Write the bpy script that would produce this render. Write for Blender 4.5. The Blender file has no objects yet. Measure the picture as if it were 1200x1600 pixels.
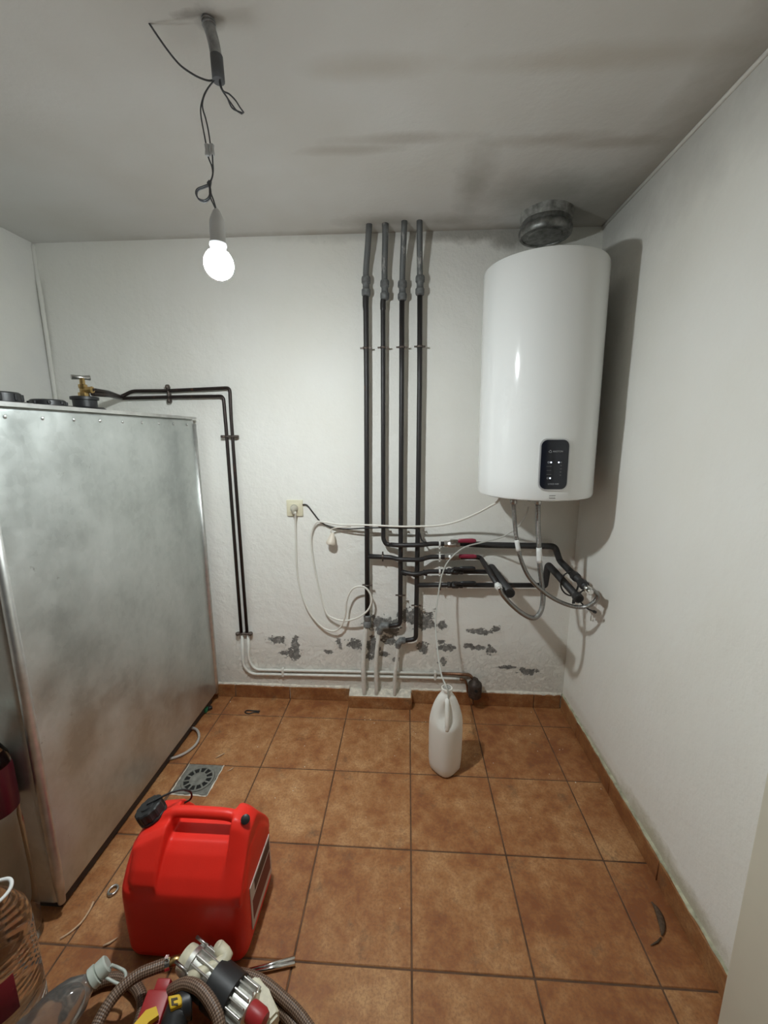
import bpy, bmesh, math, random
from mathutils import Vector, Matrix, noise
random.seed(7)
D = bpy.data
SC = bpy.context.scene
COL = SC.collection
PI = math.pi

# ------------------------------------------------------------------ camera
FPX = 640.58
CAM = Vector((-0.02385, -1.89071, 1.45999))
RIGHT = Vector((0.99835009, 0.05738934, -0.00188738))
UP = Vector((-0.00880466, 0.18548197, 0.98260822))
FWD = Vector((-0.05674131, 0.98097039, -0.18568123))
cd = D.cameras.new('camera')
cd.sensor_fit = 'HORIZONTAL'; cd.sensor_width = 36.0; cd.lens = 36.0 * FPX / 1200.0
cd.clip_start = 0.02
cam = D.objects.new('camera', cd); COL.objects.link(cam)
m = Matrix((RIGHT, UP, -FWD)).transposed().to_4x4(); m.translation = CAM
cam.matrix_world = m
SC.camera = cam

# ------------------------------------------------------------------ world and exposure
SC.view_settings.view_transform = 'Standard'
SC.view_settings.look = 'None'
SC.view_settings.gamma = 1.0
SC.view_settings.use_curve_mapping = False
SC.view_settings.exposure = 0.0
wd = D.worlds.new('world'); SC.world = wd; wd.use_nodes = True
wd.node_tree.nodes['Background'].inputs[0].default_value = (1.0, 0.95, 0.88, 1)
wd.node_tree.nodes['Background'].inputs[1].default_value = 0.035
BULB_COLOR = (0.90, 0.97, 0.98)
BULB_STRENGTH = 2260.0

# room, metres
YB, XR, XL, H = 0.158, 0.8239, -1.809, 2.3548
T = 0.335                                   # floor tile pitch


def ray(u, v):
    return RIGHT * ((u - 600) / FPX) + UP * (-(v - 800) / FPX) + FWD


def W(u, v, off=0.0):                       # a point measured on the back wall, off metres proud of it
    d = ray(u, v); return CAM + d * ((YB - off - CAM.y) / d.y)


def F(u, v, z=0.0):                         # a point measured at height z
    d = ray(u, v); return CAM + d * ((z - CAM.z) / d.z)


def Yp(u, v, y):
    d = ray(u, v); return CAM + d * ((y - CAM.y) / d.y)


def Xp(u, v, x):
    d = ray(u, v); return CAM + d * ((x - CAM.x) / d.x)


# ------------------------------------------------------------------ materials
MATS = {}


def mat(name):
    mt = D.materials.new(name); mt.use_nodes = True
    nt = mt.node_tree; nt.nodes.clear()
    out = nt.nodes.new('ShaderNodeOutputMaterial')
    MATS[name] = mt
    return mt, nt, out


def N(nt, typ, **kw):
    n = nt.nodes.new(typ)
    for k, v in kw.items():
        if k.startswith('i_'):
            n.inputs[k[2:].replace('_', ' ')].default_value = v
        else:
            setattr(n, k, v)
    return n


def L(nt, a, b):
    nt.links.new(a, b)


def ramp(nt, fac, stops):
    r = nt.nodes.new('ShaderNodeValToRGB')
    e = r.color_ramp.elements
    while len(e) < len(stops): e.new(0.5)
    for k, (p, c) in enumerate(stops):
        e[k].position = p
        e[k].color = (c, c, c, 1) if isinstance(c, (int, float)) else (*c, 1)
    L(nt, fac, r.inputs[0])
    return r.outputs[0]


def math_(nt, op, a, b=None, clamp=False):
    n = nt.nodes.new('ShaderNodeMath'); n.operation = op; n.use_clamp = clamp
    for k, x in enumerate((a, b)):
        if x is None: continue
        if isinstance(x, (int, float)): n.inputs[k].default_value = x
        else: L(nt, x, n.inputs[k])
    return n.outputs[0]


def mix(nt, fac, a, b):
    n = nt.nodes.new('ShaderNodeMix'); n.data_type = 'RGBA'
    for sock, x in ((n.inputs[0], fac), (n.inputs[6], a), (n.inputs[7], b)):
        if isinstance(x, (int, float)): sock.default_value = x
        elif isinstance(x, tuple): sock.default_value = (*x, 1)
        else: L(nt, x, sock)
    return n.outputs[2]


def noise_(nt, co, scale, detail=4, rough=0.55):
    n = N(nt, 'ShaderNodeTexNoise'); n.inputs['Scale'].default_value = scale
    n.inputs['Detail'].default_value = detail; n.inputs['Roughness'].default_value = rough
    if co is not None: L(nt, co, n.inputs['Vector'])
    return n.outputs['Fac']


def bump_(nt, h, strength=0.3, dist=0.01):
    b = N(nt, 'ShaderNodeBump'); b.inputs['Strength'].default_value = strength
    b.inputs['Distance'].default_value = dist
    L(nt, h, b.inputs['Height'])
    return b.outputs[0]


def simple(name, col, rough=0.5, metal=0.0, var=0.0, scale=30, bump=0.0, bscale=80, **kw):
    """principled material with optional noise tint and fine relief"""
    mt, nt, out = mat(name)
    p = N(nt, 'ShaderNodeBsdfPrincipled')
    p.inputs['Roughness'].default_value = rough; p.inputs['Metallic'].default_value = metal
    for k, v in kw.items():
        p.inputs[k.replace('_', ' ')].default_value = v
    co = N(nt, 'ShaderNodeNewGeometry').outputs['Position']
    if var:
        f = noise_(nt, co, scale)
        lo = tuple(c * (1 - var) for c in col); hi = tuple(min(1, c * (1 + var)) for c in col)
        L(nt, ramp(nt, f, [(0.3, lo), (0.7, hi)]), p.inputs['Base Color'])
    else:
        p.inputs['Base Color'].default_value = (*col, 1)
    if bump:
        L(nt, bump_(nt, noise_(nt, co, bscale), bump, 0.004), p.inputs['Normal'])
    L(nt, p.outputs[0], out.inputs[0])
    return mt


def blob_mask(nt, co, blobs, wob=0.5, wscale=18, soft=0.12):
    """union of ragged ellipses: (centre, radii); returns 0..1"""
    nz = N(nt, 'ShaderNodeTexNoise'); nz.inputs['Scale'].default_value = wscale
    nz.inputs['Detail'].default_value = 5; nz.inputs['Roughness'].default_value = 0.65
    L(nt, co, nz.inputs['Vector'])
    w = math_(nt, 'MULTIPLY', math_(nt, 'SUBTRACT', nz.outputs['Fac'], 0.5), wob * 4)
    best = None
    for c, r in blobs:
        s = N(nt, 'ShaderNodeVectorMath', operation='SUBTRACT'); L(nt, co, s.inputs[0]); s.inputs[1].default_value = c
        q = N(nt, 'ShaderNodeVectorMath', operation='DIVIDE'); L(nt, s.outputs[0], q.inputs[0]); q.inputs[1].default_value = r
        ln = N(nt, 'ShaderNodeVectorMath', operation='LENGTH'); L(nt, q.outputs[0], ln.inputs[0])
        best = ln.outputs['Value'] if best is None else math_(nt, 'MINIMUM', best, ln.outputs['Value'])
    d = math_(nt, 'ADD', best, w)
    mr = N(nt, 'ShaderNodeMapRange'); L(nt, d, mr.inputs[0])
    mr.inputs[1].default_value = 1 - soft; mr.inputs[2].default_value = 1 + soft
    mr.inputs[3].default_value = 1; mr.inputs[4].default_value = 0
    return mr.outputs[0]


def wall_blobs():
    px = [(433, 1000, 15, 7), (462, 1012, 7, 17), (458, 1022, 11, 10), (445, 1021, 8, 4),
          (556, 1008, 16, 9), (583, 1010, 12, 16), (595, 975, 22, 12), (606, 1000, 14, 9), (576, 1026, 10, 5), (612, 985, 12, 8),
          (650, 966, 26, 15), (668, 977, 24, 8), (690, 978, 9, 8), (660, 1011, 9, 11), (698, 1012, 14, 6),
          (752, 987, 20, 5), (776, 983, 8, 7), (748, 1012, 22, 4), (766, 1016, 9, 7), (692, 1034, 7, 7),
          (790, 1043, 14, 3), (826, 1049, 17, 6), (530, 1005, 6, 8), (513, 1018, 7, 4), (600, 1022, 8, 4), (618, 1030, 6, 4),
          (733, 1008, 7, 3), (690, 1003, 5, 4), (620, 972, 8, 5)]
    out = []
    for u, v, ru, rv in px:
        c = W(u, v); s = 1 / 318.0
        out.append(((c.x, c.y, c.z), (ru * s, 0.5, rv * s)))
    return out


def plaster(name, base, warm, blobs=None, mould=None, stains_shade=None, low_z=0.42, dark=0.5, bumps=0.35):
    mt, nt, out = mat(name)
    p = N(nt, 'ShaderNodeBsdfPrincipled'); p.inputs['Roughness'].default_value = 0.72
    p.inputs['Specular IOR Level'].default_value = 0.25
    co = N(nt, 'ShaderNodeNewGeometry').outputs['Position']
    sx = N(nt, 'ShaderNodeSeparateXYZ'); L(nt, co, sx.inputs[0])
    f1 = noise_(nt, co, 2.2, 3)
    col = mix(nt, ramp(nt, f1, [(0.35, 0.0), (0.7, 1.0)]), base, warm)
    # hand trowelled relief, coarser flaking low down
    big = noise_(nt, co, 9, 4, 0.5); fine = noise_(nt, co, 70, 4, 0.6)
    med = noise_(nt, co, 24, 3, 0.5)
    h = math_(nt, 'ADD', math_(nt, 'MULTIPLY', big, 1.0), math_(nt, 'ADD', math_(nt, 'MULTIPLY', med, 0.55), math_(nt, 'MULTIPLY', fine, 0.30)))
    if low_z:
        lo = N(nt, 'ShaderNodeMapRange'); L(nt, sx.outputs[2], lo.inputs[0])
        lo.inputs[1].default_value = low_z; lo.inputs[2].default_value = 0.12
        lo.inputs[3].default_value = 0; lo.inputs[4].default_value = 1
        flake = noise_(nt, co, 26, 6, 0.7)
        fl = ramp(nt, flake, [(0.46, 0.0), (0.50, 1.0), (0.56, 0.6)])
        h = math_(nt, 'ADD', h, math_(nt, 'MULTIPLY', fl, math_(nt, 'MULTIPLY', lo.outputs[0], 1.1)))
        # little dark nicks where the paint has blown
        nick = ramp(nt, noise_(nt, co, 34, 5, 0.7), [(0.62, 0.0), (0.66, 1.0)])
        col = mix(nt, math_(nt, 'MULTIPLY', nick, math_(nt, 'MULTIPLY', lo.outputs[0], 0.45)), col, (0.30, 0.27, 0.23))
        col = mix(nt, math_(nt, 'MULTIPLY', lo.outputs[0], 0.35), col, (0.74, 0.68, 0.58))
    # small scuffs
    sc = ramp(nt, noise_(nt, co, 13, 6, 0.75), [(0.68, 0.0), (0.78, 0.35)])
    col = mix(nt, sc, col, (0.45, 0.43, 0.40))
    if blobs:
        mk = blob_mask(nt, co, blobs, 0.95, 42, 0.10)
        grain = noise_(nt, co, 60, 4, 0.7)
        col = mix(nt, mk, col, ramp(nt, grain, [(0.3, (0.10, 0.098, 0.092)), (0.55, (0.24, 0.235, 0.22)), (0.7, (0.42, 0.40, 0.37))]))
        h = math_(nt, 'SUBTRACT', h, math_(nt, 'MULTIPLY', mk, 0.8))
        rim = math_(nt, 'MULTIPLY', blob_mask(nt, co, [(c, tuple(q * 1.35 for q in r)) for c, r in blobs[::2]], 0.7, 24, 0.3), 0.4)
        h = math_(nt, 'ADD', h, rim)
    for bl, c, amt, ws, sf in (stains_shade or []):
        mk = math_(nt, 'MULTIPLY', blob_mask(nt, co, bl, 0.45, ws, sf), amt)
        col = mix(nt, mk, col, c)
    L(nt, col, p.inputs['Base Color'])
    L(nt, bump_(nt, h, bumps, 0.012), p.inputs['Normal'])
    L(nt, p.outputs[0], out.inputs[0])
    return mt


def tile_mat(name, tint=1.0):
    mt, nt, out = mat(name)
    p = N(nt, 'ShaderNodeBsdfPrincipled')
    geo = N(nt, 'ShaderNodeNewGeometry'); co = geo.outputs['Position']
    oi = N(nt, 'ShaderNodeObjectInfo')
    cloud = noise_(nt, co, 5.5, 5, 0.6); grain = noise_(nt, co, 120, 5, 0.7); mid = noise_(nt, co, 22, 5, 0.65)
    k = math_(nt, 'ADD', math_(nt, 'MULTIPLY', cloud, 0.65), math_(nt, 'MULTIPLY', mid, 0.35))
    k = math_(nt, 'ADD', k, math_(nt, 'MULTIPLY', math_(nt, 'SUBTRACT', oi.outputs['Random'], 0.5), 0.12))
    t = tint
    c = ramp(nt, k, [(0.36, (0.25 * t, 0.086 * t, 0.028 * t)), (0.47, (0.345 * t, 0.140 * t, 0.048 * t)), (0.57, (0.42 * t, 0.200 * t, 0.078 * t)), (0.68, (0.53 * t, 0.29 * t, 0.130 * t))])
    c = mix(nt, ramp(nt, grain, [(0.38, 0.5), (0.55, 0.0)]), c, (0.20 * t, 0.085 * t, 0.042 * t))
    dirt = ramp(nt, noise_(nt, co, 9, 7, 0.75), [(0.57, 0.0), (0.70, 0.65)])
    c = mix(nt, dirt, c, (0.13, 0.085, 0.05))
    dust = ramp(nt, noise_(nt, co, 330, 2, 0.5), [(0.74, 0.0), (0.80, 0.5)])
    c = mix(nt, dust, c, (0.55, 0.40, 0.28))
    L(nt, c, p.inputs['Base Color'])
    L(nt, ramp(nt, mid, [(0.3, 0.48), (0.7, 0.70)]), p.inputs['Roughness'])
    p.inputs['Specular IOR Level'].default_value = 0.35
    h = math_(nt, 'ADD', math_(nt, 'MULTIPLY', mid, 0.6), math_(nt, 'MULTIPLY', grain, 0.3))
    L(nt, bump_(nt, h, 0.25, 0.004), p.inputs['Normal'])
    L(nt, p.outputs[0], out.inputs[0])
    return mt


def galv_mat():
    mt, nt, out = mat('galvanised_steel')
    p = N(nt, 'ShaderNodeBsdfPrincipled'); p.inputs['Metallic'].default_value = 0.92
    co = N(nt, 'ShaderNodeNewGeometry').outputs['Position']
    v = N(nt, 'ShaderNodeTexVoronoi'); v.inputs['Scale'].default_value = 55; L(nt, co, v.inputs['Vector'])
    bw = N(nt, 'ShaderNodeRGBToBW'); L(nt, v.outputs['Color'], bw.inputs[0])
    cl = noise_(nt, co, 4.5, 5, 0.6)
    mp = N(nt, 'ShaderNodeMapping'); mp.inputs['Scale'].default_value = (3, 22, 2.2); L(nt, co, mp.inputs[0])
    st = noise_(nt, mp.outputs[0], 1.0, 4, 0.6)
    k = math_(nt, 'ADD', math_(nt, 'MULTIPLY', cl, 0.80), math_(nt, 'ADD', math_(nt, 'MULTIPLY', st, 0.14), math_(nt, 'MULTIPLY', bw.outputs[0], 0.10)))
    c = ramp(nt, k, [(0.36, (0.47, 0.50, 0.485)), (0.52, (0.58, 0.61, 0.59)), (0.68, (0.66, 0.685, 0.665))])
    sp = ramp(nt, noise_(nt, co, 24, 5, 0.75), [(0.66, 0.0), (0.73, 0.5)])
    c = mix(nt, sp, c, (0.22, 0.22, 0.20))
    L(nt, c, p.inputs['Base Color'])
    L(nt, ramp(nt, k, [(0.4, 0.40), (0.62, 0.54)]), p.inputs['Roughness'])
    L(nt, bump_(nt, noise_(nt, co, 2.4, 2), 0.22, 0.03), p.inputs['Normal'])
    L(nt, p.outputs[0], out.inputs[0])
    return mt


def pipe_mat(name, base, worn, amt=0.62, rough=0.45, metal=0.3):
    mt, nt, out = mat(name)
    p = N(nt, 'ShaderNodeBsdfPrincipled'); p.inputs['Metallic'].default_value = metal
    p.inputs['Roughness'].default_value = rough
    co = N(nt, 'ShaderNodeNewGeometry').outputs['Position']
    mp = N(nt, 'ShaderNodeMapping'); mp.inputs['Scale'].default_value = (30, 30, 9); L(nt, co, mp.inputs[0])
    f = noise_(nt, mp.outputs[0], 1.0, 5, 0.65)
    L(nt, mix(nt, ramp(nt, f, [(amt, 0.0), (amt + 0.08, 1.0)]), base, worn), p.inputs['Base Color'])
    L(nt, bump_(nt, noise_(nt, co, 120), 0.2, 0.003), p.inputs['Normal'])
    L(nt, p.outputs[0], out.inputs[0])
    return mt


def braid_mat(name, c0, c1, nu, nv, metal, rough, trans=0.0):
    """woven jacket over a tube, uses the tube's UV (u round, v metres along)"""
    mt, nt, out = mat(name)
    p = N(nt, 'ShaderNodeBsdfPrincipled'); p.inputs['Metallic'].default_value = metal
    p.inputs['Roughness'].default_value = rough
    if trans: p.inputs['Transmission Weight'].default_value = trans
    uv = N(nt, 'ShaderNodeUVMap')
    s = N(nt, 'ShaderNodeSeparateXYZ'); L(nt, uv.outputs[0], s.inputs[0])
    a = math_(nt, 'MULTIPLY', s.outputs[0], nu * 2 * PI); b = math_(nt, 'MULTIPLY', s.outputs[1], nv)
    w = math_(nt, 'MULTIPLY', math_(nt, 'SINE', math_(nt, 'ADD', a, b)), math_(nt, 'SINE', math_(nt, 'SUBTRACT', a, b)))
    w = math_(nt, 'MULTIPLY_ADD', w, 0.5); nt.nodes[-1].inputs[2].default_value = 0.5
    L(nt, ramp(nt, w, [(0.35, c0), (0.75, c1)]), p.inputs['Base Color'])
    L(nt, bump_(nt, w, 0.6, 0.0015), p.inputs['Normal'])
    L(nt, p.outputs[0], out.inputs[0])
    return mt


def clear_mat(name, tint, rough=0.05, ior=1.45):
    mt, nt, out = mat(name)
    p = N(nt, 'ShaderNodeBsdfPrincipled')
    p.inputs['Base Color'].default_value = (*tint, 1)
    p.inputs['Roughness'].default_value = rough; p.inputs['IOR'].default_value = ior
    p.inputs['Transmission Weight'].default_value = 1.0
    L(nt, p.outputs[0], out.inputs[0])
    return mt


def milky_mat(name, col, mixf=0.35):
    mt, nt, out = mat(name)
    p = N(nt, 'ShaderNodeBsdfPrincipled'); p.inputs['Base Color'].default_value = (*col, 1)
    p.inputs['Roughness'].default_value = 0.32
    t = N(nt, 'ShaderNodeBsdfTranslucent'); t.inputs[0].default_value = (*col, 1)
    x = N(nt, 'ShaderNodeMixShader'); x.inputs[0].default_value = mixf
    L(nt, p.outputs[0], x.inputs[1]); L(nt, t.outputs[0], x.inputs[2]); L(nt, x.outputs[0], out.inputs[0])
    return mt


def emit_mat(name, col, s):
    mt, nt, out = mat(name)
    e = N(nt, 'ShaderNodeEmission'); e.inputs[0].default_value = (*col, 1); e.inputs[1].default_value = s
    L(nt, e.outputs[0], out.inputs[0])
    return mt


def ceil_pt(u, v):
    q = F(u, v, H); return (q.x, q.y, q.z)


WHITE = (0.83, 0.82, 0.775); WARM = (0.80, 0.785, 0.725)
back_stain = [([(tuple(W(745, 365)), (0.22, 0.4, 0.03)), (tuple(W(800, 368)), (0.10, 0.4, 0.05))], (0.30, 0.28, 0.24), 0.75, 14, 0.5),
              ([(tuple(W(640, 362)), (0.5, 0.4, 0.03))], (0.45, 0.44, 0.41), 0.5, 10, 0.6)]
M_back = plaster('plaster_back', WHITE, WARM, blobs=wall_blobs(), stains_shade=back_stain, bumps=0.55)
mould = [((XR, -0.66, 0.09), (0.4, 0.17, 0.045)), ((XR, -0.84, 0.09), (0.4, 0.14, 0.035)), ((XR, -0.35, 0.08), (0.4, 0.25, 0.018))]
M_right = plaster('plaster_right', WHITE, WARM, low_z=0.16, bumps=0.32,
                  stains_shade=[(mould, (0.30, 0.27, 0.13), 0.55, 34, 0.6), ([((XR, -0.1, H), (0.4, 1.2, 0.16))], (0.46, 0.45, 0.42), 0.6, 6, 0.7)])  # mould low down; top band is dust plus dimmer light painted into the colour
M_left = plaster('plaster_left', (0.72, 0.71, 0.685), WARM, low_z=None)
M_front = simple('smooth_wall_paint', (0.64, 0.61, 0.50), 0.6, var=0.04, scale=4)
ceil_stain_shade = [([(ceil_pt(595, 105), (0.13, 0.03, .3)), (ceil_pt(900, 95), (0.22, 0.025, .3)), (ceil_pt(1000, 85), (0.2, 0.03, .3))], (0.42, 0.37, 0.30), 0.42, 5, 0.7),
           ([(ceil_pt(620, 217), (0.16, 0.022, .3)), (ceil_pt(550, 235), (0.12, 0.02, .3)), (ceil_pt(850, 218), (0.13, 0.025, .3)), (ceil_pt(960, 222), (0.14, 0.02, .3))], (0.36, 0.32, 0.27), 0.5, 6, 0.6),
           ([(ceil_pt(740, 290), (0.05, 0.16, .3)), (ceil_pt(700, 345), (0.13, 0.05, .3)), (ceil_pt(600, 345), (0.14, 0.05, .3)), (ceil_pt(860, 300), (0.20, 0.10, .3)), (ceil_pt(930, 320), (0.13, 0.14, .3))], (0.30, 0.28, 0.24), 0.6, 9, 0.7),
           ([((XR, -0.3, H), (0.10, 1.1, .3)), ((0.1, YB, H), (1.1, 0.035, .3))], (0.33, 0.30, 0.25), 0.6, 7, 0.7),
           ([(ceil_pt(325, 32), (0.026, 0.024, .3)), (ceil_pt(300, 22), (0.035, 0.010, .3))], (0.25, 0.23, 0.21), 0.6, 30, 0.5)]  # last entry: shadow round the lamp conduit, painted into the ceiling colour
M_ceil = plaster('plaster_ceiling', (0.63, 0.62, 0.595), (0.58, 0.56, 0.52), stains_shade=ceil_stain_shade, low_z=None, bumps=0.18)
M_tile = tile_mat('terracotta_tile', 1.0)
M_skirt = tile_mat('terracotta_skirting', 0.86)
M_grout = simple('grout', (0.12, 0.062, 0.034), 0.9, var=0.4, scale=14, bump=0.3)
M_mortar = simple('mortar', (0.66, 0.61, 0.52), 0.9, var=0.25, scale=40, bump=0.7, bscale=90)
M_galv = galv_mat()
M_galvedge = simple('galvanised_edge', (0.60, 0.60, 0.58), 0.38, 0.9, var=0.12, scale=25)
M_black = simple('black_plastic', (0.018, 0.018, 0.019), 0.42)
M_blackrub = simple('black_rubber', (0.022, 0.021, 0.021), 0.65)
M_dark = simple('dark_base', (0.06, 0.05, 0.045), 0.8)
M_brass = simple('brass', (0.52, 0.36, 0.15), 0.35, 1.0, var=0.3, scale=60)
M_steel = simple('dull_steel', (0.46, 0.45, 0.43), 0.35, 1.0, var=0.2, scale=50)
M_chrome = simple('chrome', (0.75, 0.75, 0.74), 0.14, 1.0)
M_pipe = pipe_mat('dark_painted_pipe', (0.030, 0.027, 0.027), (0.14, 0.065, 0.040), 0.64)
M_pipeblack = pipe_mat('black_sleeved_pipe', (0.026, 0.025, 0.025), (0.07, 0.062, 0.055), 0.60, 0.55, 0.0)
M_pipegrey = pipe_mat('grey_zinc_pipe', (0.15, 0.155, 0.155), (0.40, 0.39, 0.37), 0.57, 0.55, 0.35)
M_coup = simple('grey_coupling', (0.155, 0.16, 0.16), 0.6, 0.3, var=0.3, scale=70, bump=0.3, bscale=160)
M_fit = simple('weathered_fitting', (0.20, 0.205, 0.20), 0.65, 0.3, var=0.45, scale=60, bump=0.4)
M_clamp = simple('pipe_clamp_metal', (0.14, 0.115, 0.10), 0.45, 0.7, var=0.4, scale=90)
M_whiteclamp = simple('painted_clamp', (0.70, 0.69, 0.66), 0.5)
M_copper = pipe_mat('dark_copper_tube', (0.040, 0.030, 0.027), (0.17, 0.075, 0.045), 0.63, 0.4, 0.6)
M_barecopper = simple('tarnished_copper', (0.24, 0.13, 0.08), 0.45, 0.8, var=0.3, scale=80)
M_wpipe = simple('white_painted_pipe', (0.70, 0.69, 0.64), 0.55, var=0.08, scale=40, bump=0.2)
M_cast = simple('brown_cast_metal', (0.065, 0.048, 0.040), 0.5, 0.5, var=0.4, scale=90, bump=0.3)
M_heater = simple('white_enamel', (0.80, 0.805, 0.79), 0.10, 0.0)
M_heatergrey = simple('grey_plastic_cap', (0.60, 0.60, 0.58), 0.4)
M_bezel = simple('silver_bezel', (0.62, 0.62, 0.62), 0.3, 0.4)
M_screen = simple('dark_glass_panel', (0.012, 0.014, 0.022), 0.12)
M_print = simple('white_print', (0.45, 0.47, 0.50), 0.5)
M_greyprint = simple('grey_print', (0.16, 0.16, 0.16), 0.5)
M_led = emit_mat('lit_led', (0.75, 0.85, 1.0), 4.0)
M_lever = simple('red_lever_grip', (0.24, 0.020, 0.045), 0.42)
M_flex = braid_mat('steel_braid', (0.12, 0.12, 0.12), (0.62, 0.61, 0.59), 7, 900, 1.0, 0.27)
M_tag = simple('white_tag', (0.74, 0.74, 0.72), 0.5)
M_cablewhite = simple('white_cable', (0.75, 0.725, 0.66), 0.42)
M_cablecream = simple('cream_cable', (0.66, 0.62, 0.54), 0.45)
M_socket = simple('cream_socket', (0.72, 0.67, 0.50), 0.38)
M_plug = simple('grey_plug', (0.48, 0.45, 0.37), 0.45)
M_tube = milky_mat('clear_drip_tube', (0.74, 0.74, 0.70), 0.5)
M_jug = milky_mat('milky_plastic', (0.93, 0.915, 0.86), 0.28)
M_red = simple('red_plastic', (0.78, 0.028, 0.016), 0.42, Specular_IOR_Level=0.3, var=0.04, scale=12, bump=0.08, bscale=300, Subsurface_Weight=0.06, Subsurface_Radius=(0.02, 0.004, 0.003))
M_darkred = simple('dark_red_paint', (0.055, 0.005, 0.010), 0.3)
M_wire = simple('grey_wire', (0.10, 0.105, 0.115), 0.5)
M_conduit = simple('grey_conduit', (0.34, 0.345, 0.35), 0.5, var=0.3, scale=60)
M_conduitdark = simple('dark_conduit_sleeve', (0.12, 0.125, 0.135), 0.6)
M_connector = simple('clear_connector', (0.55, 0.56, 0.57), 0.3)
M_holder = simple('white_lampholder', (0.74, 0.75, 0.76), 0.35)
def bulb_mat():
    """LED bulb: the diffuser is brightest at its tip and weak towards the collar"""
    mt, nt, out = mat('lit_bulb')
    e = N(nt, 'ShaderNodeEmission'); e.inputs[0].default_value = (*BULB_COLOR, 1)
    nz = N(nt, 'ShaderNodeSeparateXYZ'); L(nt, N(nt, 'ShaderNodeNewGeometry').outputs['Normal'], nz.inputs[0])
    mr = N(nt, 'ShaderNodeMapRange'); L(nt, nz.outputs[2], mr.inputs[0])
    mr.inputs[1].default_value = 0.0; mr.inputs[2].default_value = -1.0
    mr.inputs[3].default_value = 0.03 * BULB_STRENGTH; mr.inputs[4].default_value = BULB_STRENGTH
    L(nt, mr.outputs[0], e.inputs[1]); L(nt, e.outputs[0], out.inputs[0])
    return mt


M_bulb = bulb_mat()
M_drain = simple('grey_drain_plate', (0.20, 0.195, 0.17), 0.55, 0.2, var=0.25, scale=50, bump=0.3)
M_hole = simple('dark_hole', (0.008, 0.007, 0.006), 0.8)
M_pet = clear_mat('clear_bottle_plastic', (0.90, 0.91, 0.90), 0.04, 1.30)
M_haze = clear_mat('hazy_bottle_plastic', (0.62, 0.61, 0.59), 0.08, 1.40)
for n_ in M_haze.node_tree.nodes:
    if n_.type == 'BSDF_PRINCIPLED': n_.inputs['Transmission Weight'].default_value = 0.90
M_petrib = clear_mat('clear_ribbed_plastic', (0.93, 0.93, 0.90), 0.06, 1.28)
M_capgreen = simple('pale_green_cap', (0.52, 0.56, 0.50), 0.4)
M_label = simple('red_label', (0.17, 0.008, 0.018), 0.45)
M_cream = simple('cream_plastic', (0.62, 0.57, 0.42), 0.45, var=0.15, scale=50)
M_alu = simple('cast_aluminium', (0.60, 0.59, 0.55), 0.36, 0.9, var=0.15, scale=60)
M_hose = braid_mat('brown_braided_hose', (0.085, 0.048, 0.030), (0.27, 0.18, 0.125), 7, 560, 0.0, 0.42)
M_yellow = simple('yellow_plastic', (0.72, 0.46, 0.02), 0.42)
M_redtool = simple('red_tool_plastic', (0.36, 0.02, 0.022), 0.42)
M_green = simple('green_plastic', (0.02, 0.16, 0.07), 0.45)
M_wood = simple('pale_wood', (0.56, 0.38, 0.24), 0.7, var=0.2, scale=90)
M_leaf = simple('dry_leaf', (0.085, 0.050, 0.028), 0.8, var=0.4, scale=120)
M_crumb = simple('plaster_crumb', (0.72, 0.66, 0.56), 0.9)
M_wrap = simple('dark_tape', (0.022, 0.021, 0.022), 0.5)


# ------------------------------------------------------------------ mesh helpers
def bm_new():
    return bmesh.new()


def add_tube(bm, pts, rad, sides=12, closed=False, caps=True, flat=None):
    """swept tube with uv (u round, v metres); rad is a number or a list"""
    uvl = bm.loops.layers.uv.verify()
    pts = [Vector(p) for p in pts]; n = len(pts)
    R = rad if isinstance(rad, (list, tuple)) else [rad] * n
    tang = []
    for i in range(n):
        a = pts[(i - 1) % n] if (closed or i > 0) else pts[i]
        b = pts[(i + 1) % n] if (closed or i < n - 1) else pts[i]
        t = b - a
        tang.append(t.normalized() if t.length > 1e-9 else Vector((0, 0, 1)))
    t0 = tang[0]
    ref = Vector((0, 0, 1)) if abs(t0.z) < 0.9 else Vector((0, 1, 0))
    nrm = (ref - t0 * ref.dot(t0)).normalized()
    rings = []; dist = [0.0]
    for i in range(n):
        t = tang[i]
        nrm = nrm - t * nrm.dot(t)
        nrm = nrm.normalized() if nrm.length > 1e-6 else t.orthogonal().normalized()
        bn = t.cross(nrm)
        ring = []
        for k in range(sides):
            a = 2 * PI * k / sides
            ring.append(bm.verts.new(pts[i] + (nrm * math.cos(a) + bn * math.sin(a) * (flat or 1.0)) * R[i]))
        rings.append(ring)
        if i: dist.append(dist[-1] + (pts[i] - pts[i - 1]).length)
    m_ = n if closed else n - 1
    for i in range(m_):
        j = (i + 1) % n
        d0 = dist[i]; d1 = dist[j] if j > i else dist[i] + (pts[j] - pts[i]).length
        for k in range(sides):
            k2 = (k + 1) % sides
            f = bm.faces.new((rings[i][k], rings[i][k2], rings[j][k2], rings[j][k])); f.smooth = True
            for lp, (uu, vv) in zip(f.loops, ((k / sides, d0), ((k + 1) / sides, d0), ((k + 1) / sides, d1), (k / sides, d1))):
                lp[uvl].uv = (uu, vv)
    if caps and not closed:
        bm.faces.new(list(reversed(rings[0]))); bm.faces.new(rings[-1])
    return rings


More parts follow.
